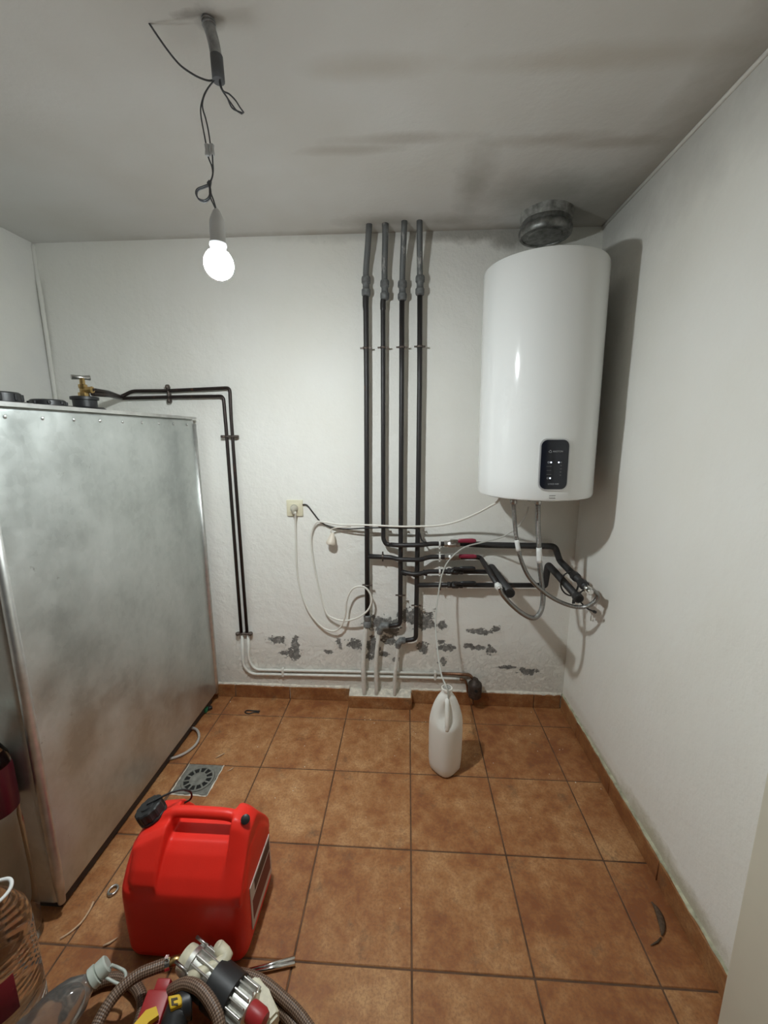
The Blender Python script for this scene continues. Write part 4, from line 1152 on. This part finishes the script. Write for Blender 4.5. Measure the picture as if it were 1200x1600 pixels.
# ------------------------------------------------------------------ white jug
JX, JY = 0.152, -0.292
jug = thing('plastic_jug', 'milky white plastic jug standing on the tiles near the back wall', 'jug', (JX, JY, 0))
bm = bm_new(); nseg = 32; rings = []
secs = [(0.0, 0.050, 0), (0.004, 0.060, 0), (0.016, 0.068, 0), (0.05, 0.0715, 0), (0.12, 0.0725, 0), (0.18, 0.073, 0), (0.225, 0.0725, 0), (0.245, 0.0715, .02), (0.262, 0.069, 0.40), (0.285, 0.0640, 0.62), (0.31, 0.0565, 0.66), (0.33, 0.0485, 0.58), (0.348, 0.0395, 0.25), (0.362, 0.030, 0.06), (0.370, 0.0235, 0), (0.374, 0.0205, 0), (0.384, 0.0205, 0), (0.385, 0.0235, 0), (0.395, 0.0235, 0), (0.396, 0.019, 0)]
fa = math.atan2(CAM.y - JY, CAM.x - JX) + 0.08      # the corner with the handle faces the room
for z, r, cut in secs:
    ring = []
    sqz = min(1, max(0, (0.365 - z) / 0.05))
    for k in range(nseg):
        a = 2 * PI * k / nseg
        # rounded square with a corner towards fa
        p4 = 3.0; c, s = abs(math.cos(a - PI / 4)), abs(math.sin(a - PI / 4))
        rs = 1.0 / (c ** p4 + s ** p4) ** (1 / p4) / (2 ** (0.5 - 1 / p4))
        rad_ = r * (1 + (rs - 1) * sqz) * (1 if sqz < 1 else 1)
        near = math.exp(-(min(a, 2 * PI - a) / 0.62) ** 2)
        rad_ *= 1 - cut * near
        ring.append(bm.verts.new((JX + rad_ * math.cos(a + fa), JY + rad_ * math.sin(a + fa), z)))
    rings.append(ring)
for i in range(len(rings) - 1):
    for k in range(nseg):
        f = bm.faces.new((rings[i][k], rings[i][(k + 1) % nseg], rings[i + 1][(k + 1) % nseg], rings[i + 1][k])); f.smooth = True
bm.faces.new(rings[0])
obj('body', bm, M_jug, jug, auto=60)
dr = Vector((math.cos(fa), math.sin(fa), 0)); c = Vector((JX, JY, 0))
tube_obj('handle', smooth_path([c + dr * 0.018 + Vector((0, 0, 0.358)), c + dr * 0.034 + Vector((0, 0, 0.345)), c + dr * 0.046 + Vector((0, 0, 0.32)), c + dr * 0.057 + Vector((0, 0, 0.29)), c + dr * 0.063 + Vector((0, 0, 0.262)), c + dr * 0.060 + Vector((0, 0, 0.238))], 5), [0.010] * 5 + [0.0095] * 18 + [0.012] * 3, M_jug, jug, 12)
bm = bm_new(); add_lathe(bm, [(0.0155, 0.3955), (0.015, 0.396)], (JX, JY, 0), sides=20); obj('mouth', bm, simple('jug_mouth', (0.34, 0.33, 0.30), 0.6), jug)

# ------------------------------------------------------------------ red jerrycan
KX0, KX1, KY0, KY1 = -0.812, -0.458, -1.028, -0.780
kc = Vector(((KX0 + KX1) / 2, (KY0 + KY1) / 2, 0))
can = thing('jerrycan', 'red plastic jerrycan with black cap standing on the floor in front of the tank', 'jerrycan', kc)
KH = 0.385
bm = bm_new()


def loft(sections):
    """closed rings of equal length -> skin with end caps"""
    rg = [[bm.verts.new(p) for p in s] for s in sections]; n_ = len(rg[0])
    for i in range(len(rg) - 1):
        for k_ in range(n_): bm.faces.new((rg[i][k_], rg[i][(k_ + 1) % n_], rg[i + 1][(k_ + 1) % n_], rg[i + 1][k_]))
    bm.faces.new(list(reversed(rg[0]))); bm.faces.new(rg[-1])


def kring(z, ix0, ix1, iy0, iy1, r=0.03):
    w, d = (KX1 - ix1) - (KX0 + ix0), (KY1 - iy1) - (KY0 + iy0)
    cx_, cy_ = (KX1 - ix1 + KX0 + ix0) / 2, (KY1 - iy1 + KY0 + iy0) / 2
    return [Vector((cx_ + x, cy_ + y, z)) for x, y in rrect(w, d, min(r, w * .45, d * .45), 5)]


# main tank: upright walls, then front and back shoulders run in to the handle well
loft([kring(0.0, .022, .022, .018, .018), kring(0.006, .010, .010, .008, .008), kring(0.03, .003, .003, .001, .001, .035), kring(0.12, 0, 0, 0, 0, .035), kring(0.205, 0, 0, 0, 0, .035),
      kring(0.228, 0, 0, .004, .004, .035), kring(0.262, .001, .001, .026, .026, .035), kring(0.300, .004, .004, .060, .060, .03), kring(0.318, .016, .012, .085, .085, .02)])
# left end: full-width head under the filler neck, sloping down to the left
def slab(x0, x1, prof):
    """prof(x) -> list of (y, z) ring for a cross-section at x"""
    loft([[Vector((x, y, z)) for y, z in prof(x)] for x in [x0 + (x1 - x0) * q / 8 for q in range(9)]])
def head(x):
    t = (x - KX0) / 0.16
    u_ = min(1, max(0, t))
    top = 0.322 + 0.062 * u_ ** 0.9 - 0.030 * max(0, 1 - t / 0.25) ** 2
    i = 0.004 + 0.060 * max(0, 1 - t / 0.34) ** 2
    hw = (KY1 - KY0) / 2; cy_ = kc.y
    tw_ = 0.046 + 0.040 * (1 - u_)
    return [(cy_ - hw + i, 0.19), (cy_ - hw + i, 0.255), (cy_ - hw + i + 0.014, 0.286), (cy_ - tw_, top - 0.012), (cy_ - tw_ * 0.7, top), (cy_ + tw_ * 0.7, top), (cy_ + tw_, top - 0.012), (cy_ + hw - i - 0.014, 0.286), (cy_ + hw - i, 0.255), (cy_ + hw - i, 0.19)]
slab(KX0 + 0.026, KX0 + 0.112, head)
# right end post carrying the handle
def post(x):
    t = (x - (KX1 - 0.075)) / 0.065
    top = 0.383 - 0.030 * max(0, t) ** 3
    hw = (KY1 - KY0) / 2; cy_ = kc.y
    tw_ = 0.042
    return [(cy_ - hw + 0.004, 0.20), (cy_ - hw + 0.006, 0.232), (cy_ - hw + 0.030, 0.272), (cy_ - tw_, top - 0.014), (cy_ - tw_ * 0.6, top), (cy_ + tw_ * 0.6, top), (cy_ + tw_, top - 0.014), (cy_ + hw - 0.030, 0.272), (cy_ + hw - 0.006, 0.232), (cy_ + hw - 0.004, 0.20)]
slab(KX1 - 0.060, KX1 - 0.006, post)
# grip bar
bar = smooth_path([(KX0 + 0.075, kc.y, 0.345), (KX0 + 0.115, kc.y, 0.368), (KX0 + 0.15, kc.y, 0.371), (kc.x + 0.02, kc.y, 0.371), (KX1 - 0.08, kc.y, 0.368), (KX1 - 0.045, kc.y, 0.352)], 6)
add_tube(bm, bar, 0.0165, 14)
# filler neck stub
nk = Vector((KX0 + 0.052, kc.y + 0.005, 0.326)); nax = Vector((-0.42, -0.05, 1)).normalized()
add_lathe(bm, [(0.034, -0.02), (0.033, 0.018), (0.030, 0.030)], nk, nax, 24)
body = obj('body', bm, M_red, can)
rm = body.modifiers.new('remesh', 'REMESH'); rm.mode = 'VOXEL'; rm.voxel_size = 0.0034; rm.use_smooth_shade = True
sm = body.modifiers.new('smooth', 'SMOOTH'); sm.factor = 0.5; sm.iterations = 16
bm = bm_new(); n = 20; rows = []
cprof = [(0.033, 0.030), (0.037, 0.032), (0.037, 0.056), (0.034, 0.060), (0.020, 0.060), (0.018, 0.064), (0.010, 0.064)]
q = Vector((0, 0, 1)).rotation_difference(nax); sides = 48
for r, h in cprof:
    rows.append([bm.verts.new(nk + q @ Vector(((r + (0.0022 if (k_ % 4 < 2 and 0.031 < r) else 0)) * math.cos(2 * PI * k_ / sides), (r + (0.0022 if (k_ % 4 < 2 and 0.031 < r) else 0)) * math.sin(2 * PI * k_ / sides), h))) for k_ in range(sides)])
for i in range(len(rows) - 1):
    for k_ in range(sides): bm.faces.new((rows[i][k_], rows[i][(k_ + 1) % sides], rows[i + 1][(k_ + 1) % sides], rows[i + 1][k_]))
bm.faces.new(list(reversed(rows[0]))); bm.faces.new(rows[-1])
cap = obj('cap', bm, M_black, can, auto=30, label='black ribbed screw cap')
bm = bm_new(); add_lathe(bm, [(0.036, 0.020), (0.038, 0.022), (0.038, 0.029), (0.036, 0.030)], nk, nax, 28); obj('collar', bm, M_black, can)
tube_obj('strap', smooth_path([nk + nax * 0.064, nk + nax * 0.070 + Vector((0.012, 0.004, 0)), nk + Vector((0.045, 0.03, 0.078)), nk + Vector((0.075, 0.052, 0.058)), nk + Vector((0.072, 0.054, 0.024)), nk + Vector((0.030, 0.024, 0.024))], 6), 0.0030, M_black, cap, 8)
vp = Vector((KX1 - 0.024, kc.y - 0.012, 0.369)); vax = Vector((0.25, -0.75, 0.75)).normalized()
bm = bm_new(); add_lathe(bm, [(0.011, -0.012), (0.0115, 0.006), (0.0125, 0.008), (0.0125, 0.016), (0.010, 0.018)], vp, vax, 18); obj('vent_cap', bm, M_black, can, auto=40)
# label on the right-hand side
lb_ = bm_new(); add_box(lb_, (KX1 - 0.002, KY0 + 0.050, 0.06), (KX1 + 0.0022, KY1 - 0.035, 0.205), 0.001, 1); o = obj('label_sticker', lb_, simple('label_white', (0.60, 0.52, 0.48), 0.5), can, label='pale warning label')
lb_ = bm_new(); add_box(lb_, (KX1 + 0.0010, KY0 + 0.060, 0.085), (KX1 + 0.0028, KY1 - 0.045, 0.150)); obj('label_panel', lb_, simple('label_maroon', (0.16, 0.02, 0.02), 0.5), o)
lb_ = bm_new(); add_box(lb_, (KX1 + 0.0010, KY0 + 0.080, 0.160), (KX1 + 0.0028, KY1 - 0.045, 0.196)); obj('label_panel', lb_, simple('label_dark', (0.05, 0.02, 0.02), 0.5), o)

# ------------------------------------------------------------------ big ribbed water bottle at the left edge
BX, BY = -1.020, -1.175
big = thing('water_bottle', 'large clear ribbed water bottle with a red label at the left edge', 'bottle', (BX, BY, 0))
prof = [(0.070, 0.0), (0.082, 0.008)]
z = 0.02
while z < 0.262:
    prof += [(0.086, z), (0.086, z + 0.007), (0.0825, z + 0.010), (0.0825, z + 0.013)]; z += 0.0165
prof += [(0.086, 0.278), (0.086, 0.292), (0.080, 0.318), (0.064, 0.350), (0.042, 0.385), (0.026, 0.412), (0.022, 0.440)]
bm = bm_new(); add_lathe(bm, prof, (BX, BY, 0), sides=44)
obj('body', bm, M_petrib, big, auto=40)
bm = bm_new(); add_lathe(bm, [(0.0875, 0.120), (0.0885, 0.122), (0.0885, 0.222), (0.0875, 0.224)], (BX, BY, 0), sides=44, caps=False)
dele = [f for f in bm.faces if math.atan2(f.calc_center_median().y - BY, f.calc_center_median().x - BX) > -0.26 or math.atan2(f.calc_center_median().y - BY, f.calc_center_median().x - BX) < -2.6]
bmesh.ops.delete(bm, geom=dele, context='FACES'); obj('label_sleeve', bm, M_label, big, label='dark red paper label')
bm = bm_new(); add_lathe(bm, [(0.025, 0.428), (0.026, 0.430), (0.026, 0.452), (0.023, 0.454)], (BX, BY, 0), sides=24); obj('cap', bm, M_capgreen, big, auto=40)
tube_obj('carry_handle', smooth_path([(BX + 0.020, BY + 0.015, 0.423), (BX + 0.055, BY + 0.030, 0.420), (BX + 0.072, BY + 0.015, 0.413), (BX + 0.066, BY - 0.012, 0.408), (BX + 0.040, BY - 0.020, 0.414), (BX + 0.018, BY - 0.014, 0.423)], 6), 0.0042, M_tag, big, 8)

# tall clear bottle with a red label behind it
RX, RY = -1.142, -0.998
rc = thing('plastic_bottle', 'tall clear bottle with a dark red label, behind the ribbed water bottle', 'bottle', (RX, RY, 0))
bm = bm_new(); add_lathe(bm, [(0.042, 0.0), (0.047, 0.006), (0.047, 0.40), (0.044, 0.425), (0.047, 0.445), (0.047, 0.575), (0.043, 0.61), (0.026, 0.65), (0.014, 0.67), (0.013, 0.70)], (RX, RY, 0), sides=36); obj('body', bm, M_pet, rc, auto=40)
bm = bm_new(); add_lathe(bm, [(0.0478, 0.448), (0.0484, 0.452), (0.0484, 0.568), (0.0465, 0.585)], (RX, RY, 0), sides=36, caps=False); obj('label_sleeve', bm, M_darkred, rc, auto=40, label='dark red label')
bm = bm_new(); add_lathe(bm, [(0.015, 0.690), (0.016, 0.692), (0.016, 0.712), (0.014, 0.714)], (RX, RY, 0), sides=20); obj('cap', bm, M_capgreen, rc, auto=40)

# ------------------------------------------------------------------ clear bottle lying on the pile
capc = F(165, 1508, 0.125); tail = F(35, 1640, 0.062)
ba = (tail - capc).normalized()
lb = thing('plastic_bottle', 'clear crumpled bottle with a pale cap lying beside the hose coil', 'bottle', capc + Vector((0, 0, -0.115)))
bm = bm_new(); add_lathe(bm, [(0.0175, 0.020), (0.0175, 0.034), (0.027, 0.046), (0.040, 0.064), (0.048, 0.088), (0.052, 0.112), (0.0525, 0.140), (0.0495, 0.148), (0.0525, 0.158), (0.0525, 0.20), (0.050, 0.24), (0.042, 0.25)], capc, ba, 32)
for v in bm.verts: v.co += Vector((1, 1, 1)) * 0.003 * noise.noise(v.co * 35)
obj('body', bm, M_haze, lb, auto=50)
bm = bm_new(); add_lathe(bm, [(0.0180, -0.006), (0.0212, -0.003), (0.0212, 0.015), (0.0195, 0.017)], capc, ba, 24); cap_ = obj('cap', bm, M_capgreen, lb, auto=40)
bm = bm_new(); add_lathe(bm, [(0.0185, 0.018), (0.0240, 0.0195), (0.0245, 0.032), (0.0210, 0.035)], capc, ba, 24); obj('neck_ring', bm, M_capgreen, lb, auto=40)
tube_obj('tether', smooth_path([capc + Vector((0.015, 0.0, 0.002)), F(185, 1512, 0.112), F(195, 1518, 0.106), F(196, 1528, 0.100), F(188, 1538, 0.098), capc + ba * 0.022 + Vector((0.017, 0, -0.004))], 6), 0.0035, M_capgreen, cap_, 8)

# ------------------------------------------------------------------ braided hose coil
hc = thing('braided_hose', 'brown braided hose coiled in loose loops at the bottom of the picture', 'hose', F(260, 1540, 0.0))
def fz(l): return [F(u, v, z) for u, v, z in l]
c1 = fz([(135, 1640, 0.080), (160, 1585, 0.095), (185, 1549, 0.105), (215, 1524, 0.112), (240, 1513, 0.113), (262, 1505, 0.112)])
tube_obj('coil', smooth_path(c1, 8), 0.0135, M_hose, hc, 14)
c2 = fz([(262, 1552, 0.085), (275, 1543, 0.115), (292, 1537, 0.130), (312, 1545, 0.138), (330, 1567, 0.132), (342, 1595, 0.118), (347, 1640, 0.09)])
tube_obj('coil', smooth_path(c2, 8), 0.0135, M_hose, hc, 14)
c3 = fz([(375, 1522, 0.045), (395, 1527, 0.050), (415, 1537, 0.050), (440, 1558, 0.042), (470, 1588, 0.032), (505, 1640, 0.016)])
tube_obj('coil', smooth_path(c3, 8), 0.0135, M_hose, hc, 14)
c4 = fz([(392, 1548, 0.020), (420, 1565, 0.018), (450, 1590, 0.016), (480, 1640, 0.014)])
tube_obj('coil', smooth_path(c4, 8), 0.0135, M_hose, hc, 14)
c5 = fz([(70, 1640, 0.014), (110, 1570, 0.014), (150, 1538, 0.016), (185, 1528, 0.02), (215, 1545, 0.025), (222, 1580, 0.025), (200, 1640, 0.02)])
tube_obj('coil', smooth_path(c5, 8), 0.0135, M_hose, hc, 14)
d1 = (c1[-1] - c1[-2]).normalized(); bm = bm_new(); add_tube(bm, [c1[-1] - d1 * 0.006, c1[-1] - d1 * 0.0055, c1[-1] + d1 * 0.0055, c1[-1] + d1 * 0.006], [0.0135, 0.0155, 0.0155, 0.0135], 18)
add_box(bm, c1[-1] + Vector((-0.006, -0.006, 0.012)), c1[-1] + Vector((0.006, 0.006, 0.022)), 0.002, 1); obj('hose_clip', bm, M_chrome, hc, auto=40)
bm = bm_new(); add_tube(bm, [c1[-1] + d1 * 0.004, c1[-1] + d1 * 0.024, c1[-1] + d1 * 0.040 + Vector((0, -0.01, -0.02))], [0.011, 0.0115, 0.010], 12); obj('tail_piece', bm, M_brass, hc)

# ------------------------------------------------------------------ finned pump on the pile
pm0, pm1 = F(300, 1505, 0.105), F(392, 1585, 0.090)
pa = (pm1 - pm0).normalized(); PL = (pm1 - pm0).length
up_ = (Vector((0, 0, 1)) - pa * pa.z).normalized(); sd_ = pa.cross(up_)
pump = thing('pump_motor', 'finned aluminium pump motor with a black band leaning before the jerrycan', 'pump', pm0.lerp(pm1, 0.5) - Vector((0, 0, 0.10)))
PM = Matrix((sd_, up_, pa)).transposed()
def pp(x, y, z): return pm0 + PM @ Vector((x, y, z))
bm = bm_new(); add_lathe(bm, [(0.030, 0.0), (0.036, 0.004), (0.036, PL - 0.004), (0.030, PL)], pm0, pa, 30); obj('housing', bm, M_alu, pump, auto=40)
for k in range(16):
    a = 2 * PI * k / 16
    bm = bm_new(); vs = add_box(bm, (0.034, -0.0022, 0.020), (0.046, 0.0022, PL - 0.006), 0.001, 1)
    rm_ = Matrix.Rotation(a, 3, 'Z')
    for v in bm.verts: v.co = pm0 + PM @ (rm_ @ v.co)
    obj('fin', bm, M_alu, pump)
bm = bm_new(); add_lathe(bm, [(0.047, PL * 0.40), (0.0495, PL * 0.41), (0.0495, PL * 0.74), (0.047, PL * 0.75)], pm0, pa, 30); obj('band', bm, M_black, pump, auto=40, label='wide black band')
bm = bm_new(); add_lathe(bm, [(0.024, -0.026), (0.031, -0.024), (0.033, -0.012), (0.0325, 0.002)], pm0, pa, 28); obj('end_bell', bm, M_cream, pump, auto=40)
bm = bm_new(); add_lathe(bm, [(0.036, 0.001), (0.040, 0.003), (0.040, 0.016), (0.036, 0.018)], pm0, pa, 28); obj('flange', bm, M_alu, pump, auto=40)
bolt = pp(-0.034, 0.03, -0.002)
for x, y in ((-0.034, 0.026), (0.03, 0.034)):
    tube_obj('bolt', [pp(x, y, -0.022), pp(x, y, 0.02)], 0.0042, M_steel, pump, 8)
kb = F(343, 1482, 0.130)
bm = bm_new(); add_tube(bm, smooth_path([pp(0.034, 0.026, 0.030), F(352, 1500, 0.128), kb, F(338, 1476, 0.138)], 4), [0.013, 0.013, 0.013, 0.014, 0.015, 0.0155, 0.0155, 0.016, 0.016, 0.0155, 0.014, 0.012, 0.009], 14); obj('knob', bm, M_cream, pump, label='cream plastic knob')
# cream side cover and red end
bm = bm_new(); p0_, p1_ = F(388, 1530, 0.105), F(420, 1600, 0.085)
d = (p1_ - p0_); pr = d.normalized().cross(Vector((0, 0, 1))).normalized()
add_prism(bm, [p0_ + pr * 0.004, p0_ - pr * 0.022 + d * 0.05, p0_ - pr * 0.030 + d * 0.5, p1_ - pr * 0.030, p1_ + pr * 0.016, p0_ + pr * 0.012 + d * 0.5], (0, 0, -0.045)); bmesh.ops.bevel(bm, geom=list(bm.edges), offset=0.006, segments=2, affect='EDGES'); obj('side_cover', bm, M_cream, pump, auto=40, label='cream plastic side cover')
tc = pm1 + pa * 0.002
bm = bm_new(); add_lathe(bm, [(0.020, -0.01), (0.022, 0.004), (0.022, 0.030), (0.018, 0.040)], tc + up_ * 0.012, pa, 22); obj('end_knob', bm, M_redtool, pump, auto=40, label='dark red end knob')

# ------------------------------------------------------------------ red, yellow and black tool beneath the hose
t0, t1 = F(248, 1545, 0.110), F(215, 1640, 0.085)
ta = (t1 - t0).normalized(); tu = (Vector((0, 0, 1)) - ta * ta.z).normalized(); ts = ta.cross(tu)
TM = Matrix((ts, tu, ta)).transposed()
tool = thing('hand_tool', 'red tool body with yellow clips and black grip under the braided hose', 'tool', F(245, 1580, 0.0))
def tbox(name, lo, hi, mt, bev=0.003, label=None):
    bm = bm_new(); add_box(bm, lo, hi, bev, 2)
    for v in bm.verts: v.co = t0 + TM @ v.co
    return obj(name, bm, mt, tool, auto=40, label=label)
tbox('casing', (-0.030, -0.095, 0.0), (0.028, 0.0, 0.12), M_redtool, 0.006, 'red casing')
tbox('collar', (-0.020, -0.06, -0.020), (0.014, -0.004, 0.004), M_redtool)
bm = bm_new(); y0 = F(280, 1572, 0.118)
g0, g1 = F(278, 1580, 0.100), F(262, 1650, 0.075)
add_tube(bm, smooth_path([F(300, 1566, 0.100), g0, g1], 6), 0.030, 16); obj('grip', bm, M_black, tool)
bm = bm_new()
yl = [F(u, v, 0.1135) for u, v in ((204, 1606), (228, 1578), (244, 1572), (248, 1586), (232, 1597), (214, 1622))]
add_prism(bm, yl, (0, 0, -0.012)); obj('clip', bm, M_yellow, tool, label='yellow strip')
yo = [F(u, v, 0.137) for u, v in ((262, 1556), (280, 1552), (284, 1558), (284, 1568), (266, 1576))]
bm = bm_new(); add_prism(bm, yo, (0, 0, -0.025)); bmesh.ops.bevel(bm, geom=list(bm.edges), offset=0.002, segments=1, affect='EDGES'); yc = obj('clip', bm, M_yellow, tool, label='yellow square clip')
bm = bm_new(); add_prism(bm, [F(u, v, 0.1385) for u, v in ((267, 1560), (277, 1558), (278, 1561), (271, 1563), (272, 1568), (278, 1567), (278, 1570), (268, 1571))], (0, 0, -0.004)); obj('mark', bm, simple('dark_mark', (0.06, 0.04, 0.01), 0.6), yc)

# ------------------------------------------------------------------ small things on the floor
# chrome bar poking out from under the can
bm = bm_new(); a, b = F(385, 1519, 0.012), F(461, 1501, 0.008)
dv = (b - a).normalized(); sv = Vector((-dv.y, dv.x, 0))
for k in (-1, 1): add_tube(bm, [a + sv * 0.0045 * k * 0.6, b + sv * 0.0055 * k], [0.0045, 0.006], 8)
tag(obj('metal_bar', bm, M_chrome), 'bright narrow metal bar poking out right of the red jerrycan', 'tool')
# hose clip ring
rg = thing('hose_clamp', 'small steel hose clamp ring lying left of the red jerrycan', 'clamp', F(177, 1393, 0.0))
c = F(177, 1393, 0.0)
tube_obj('ring', [c + Vector((0.013 * math.cos(a_), 0.015 * math.sin(a_), 0.006)) for a_ in [2 * PI * k / 20 for k in range(20)]], 0.0035, M_steel, rg, 8, True)
bm = bm_new(); add_box(bm, c + Vector((-0.006, -0.019, 0.001)), c + Vector((0.007, -0.011, 0.012)), 0.002, 1); obj('screw_housing', bm, M_steel, rg)
# bent wire and stick
tag(tube_obj('copper_wire', smooth_path([F(146, 1409, .004), F(140, 1422, .004), F(128, 1440, .004), F(112, 1455, .003), F(94, 1467, .003)], 6), 0.0028, M_wood), 'bent thin offcut of wire lying at the foot of the tank', 'wire')
tag(tube_obj('wood_splinter', [F(161, 1478, .004), F(172, 1473, .0045), F(184, 1465, .003)], [0.002, 0.0035, 0.0015], M_wood, None, 6), 'pale wood splinter just behind the lying bottle cap', 'splinter')
tag(tube_obj('wood_splinter', [F(337, 1184.5, .003), F(343, 1181, .004), F(351, 1177, .003)], [0.0015, 0.0040, 0.002], M_wood, None, 6), 'pale wood splinter on the tile behind the floor drain', 'splinter')
tag(tube_obj('wood_splinter', [F(355, 1205, .003), F(361, 1202, .003), F(366, 1199, .003)], [0.001, 0.0030, 0.001], M_wood, None, 6), 'tiny pale splinter at the right edge of the floor drain', 'splinter')
# black clip
tag(tube_obj('wire_clip', smooth_path([F(406, 1111, .004), F(396, 1110.5, .004), F(386, 1110, .004), F(383, 1113, .004), F(389, 1115, .004), F(398, 1112.5, .006), F(405, 1113.5, .004)], 6), 0.003, M_black, None, 6), 'small bent black clip on the tiles near the back wall', 'clip')
# green fitting by the tank foot
gp = F(321, 1112, 0.0)
gr = thing('tube_fitting', 'green and black tube fitting by the far foot of the tank', 'fitting', gp)
bm = bm_new(); add_box(bm, gp + Vector((-0.016, -0.016, 0.001)), gp + Vector((0.014, 0.014, 0.026)), 0.006, 2); obj('body', bm, M_green, gr, auto=40)
tube_obj('tail', [gp + Vector((0.010, 0.008, 0.012)), gp + Vector((0.026, 0.022, 0.012))], 0.010, M_black, gr, 10)
tube_obj('tail', [gp + Vector((-0.012, -0.012, 0.012)), gp + Vector((-0.035, -0.05, 0.012))], 0.010, M_black, gr, 10)
# loop of grey cable under the tank
lp = [(258, 1187, .008), (275, 1183, .008), (292, 1175, .008), (306, 1163, .010), (311, 1151, .012), (308, 1141, .014), (300, 1137.5, .016), (290, 1141, .014)]
tag(tube_obj('cable_loop', smooth_path([F(*q) for q in lp], 6), 0.0062, simple('grey_cable', (0.40, 0.36, 0.32), 0.35), None, 8), 'loop of grey cable sticking out from under the tank', 'cable')
# curled dry leaf
lf = [(1018, 1409), (1026, 1420), (1032, 1434), (1035, 1450), (1034, 1462)]
bm = bm_new(); pts = smooth_path([F(u, v, .004) for u, v in lf], 4); nL = len(pts)
add_tube(bm, pts, [0.0006 + 0.0040 * math.sin(PI * (k + 0.3) / (nL - 0.4)) for k in range(nL)], 8, flat=2.3)
tag(obj('dry_leaf', bm, M_leaf), 'dark curled dry leaf on the tile by the right skirting', 'leaf')
tag(tube_obj('leaf_stalk', [F(1033, 1465, .003), F(1027, 1472, .003), F(1017, 1477, .003)], [0.002, 0.0028, 0.0012], M_leaf, None, 6), 'short brown stalk just below the dry leaf', 'stalk')
# plaster crumbs and grit: nobody could count them
bm = bm_new()
spots = [(735, 1127), (830, 1113), (798, 1106), (430, 1247), (873, 1217), (939, 1233), (538, 1124), (570, 1125), (665, 1128), (632, 1119), (360, 1097), (858, 1155), (840, 1174)]
spots = [F(u, v) for u, v in spots] + [Vector((random.uniform(-0.9, 0.75), random.triangular(-1.0, 0.09, 0.0), 0)) for _ in range(36)]
for p in spots:
    s = random.uniform(0.0010, 0.0026); g = bmesh.ops.create_icosphere(bm, subdivisions=1, radius=s)
    for v in g['verts']: v.co = Vector((v.co.x * random.uniform(.6, 1.4), v.co.y * random.uniform(.6, 1.4), v.co.z * 0.6)) + Vector((p.x, p.y, s * 0.45))
o = obj('plaster_crumbs', bm, M_crumb); o['kind'] = 'stuff'; tag(o, 'pale plaster crumbs scattered over the floor tiles', 'debris')

for o in D.objects:
    if '_w' in o.keys(): del o['_w']
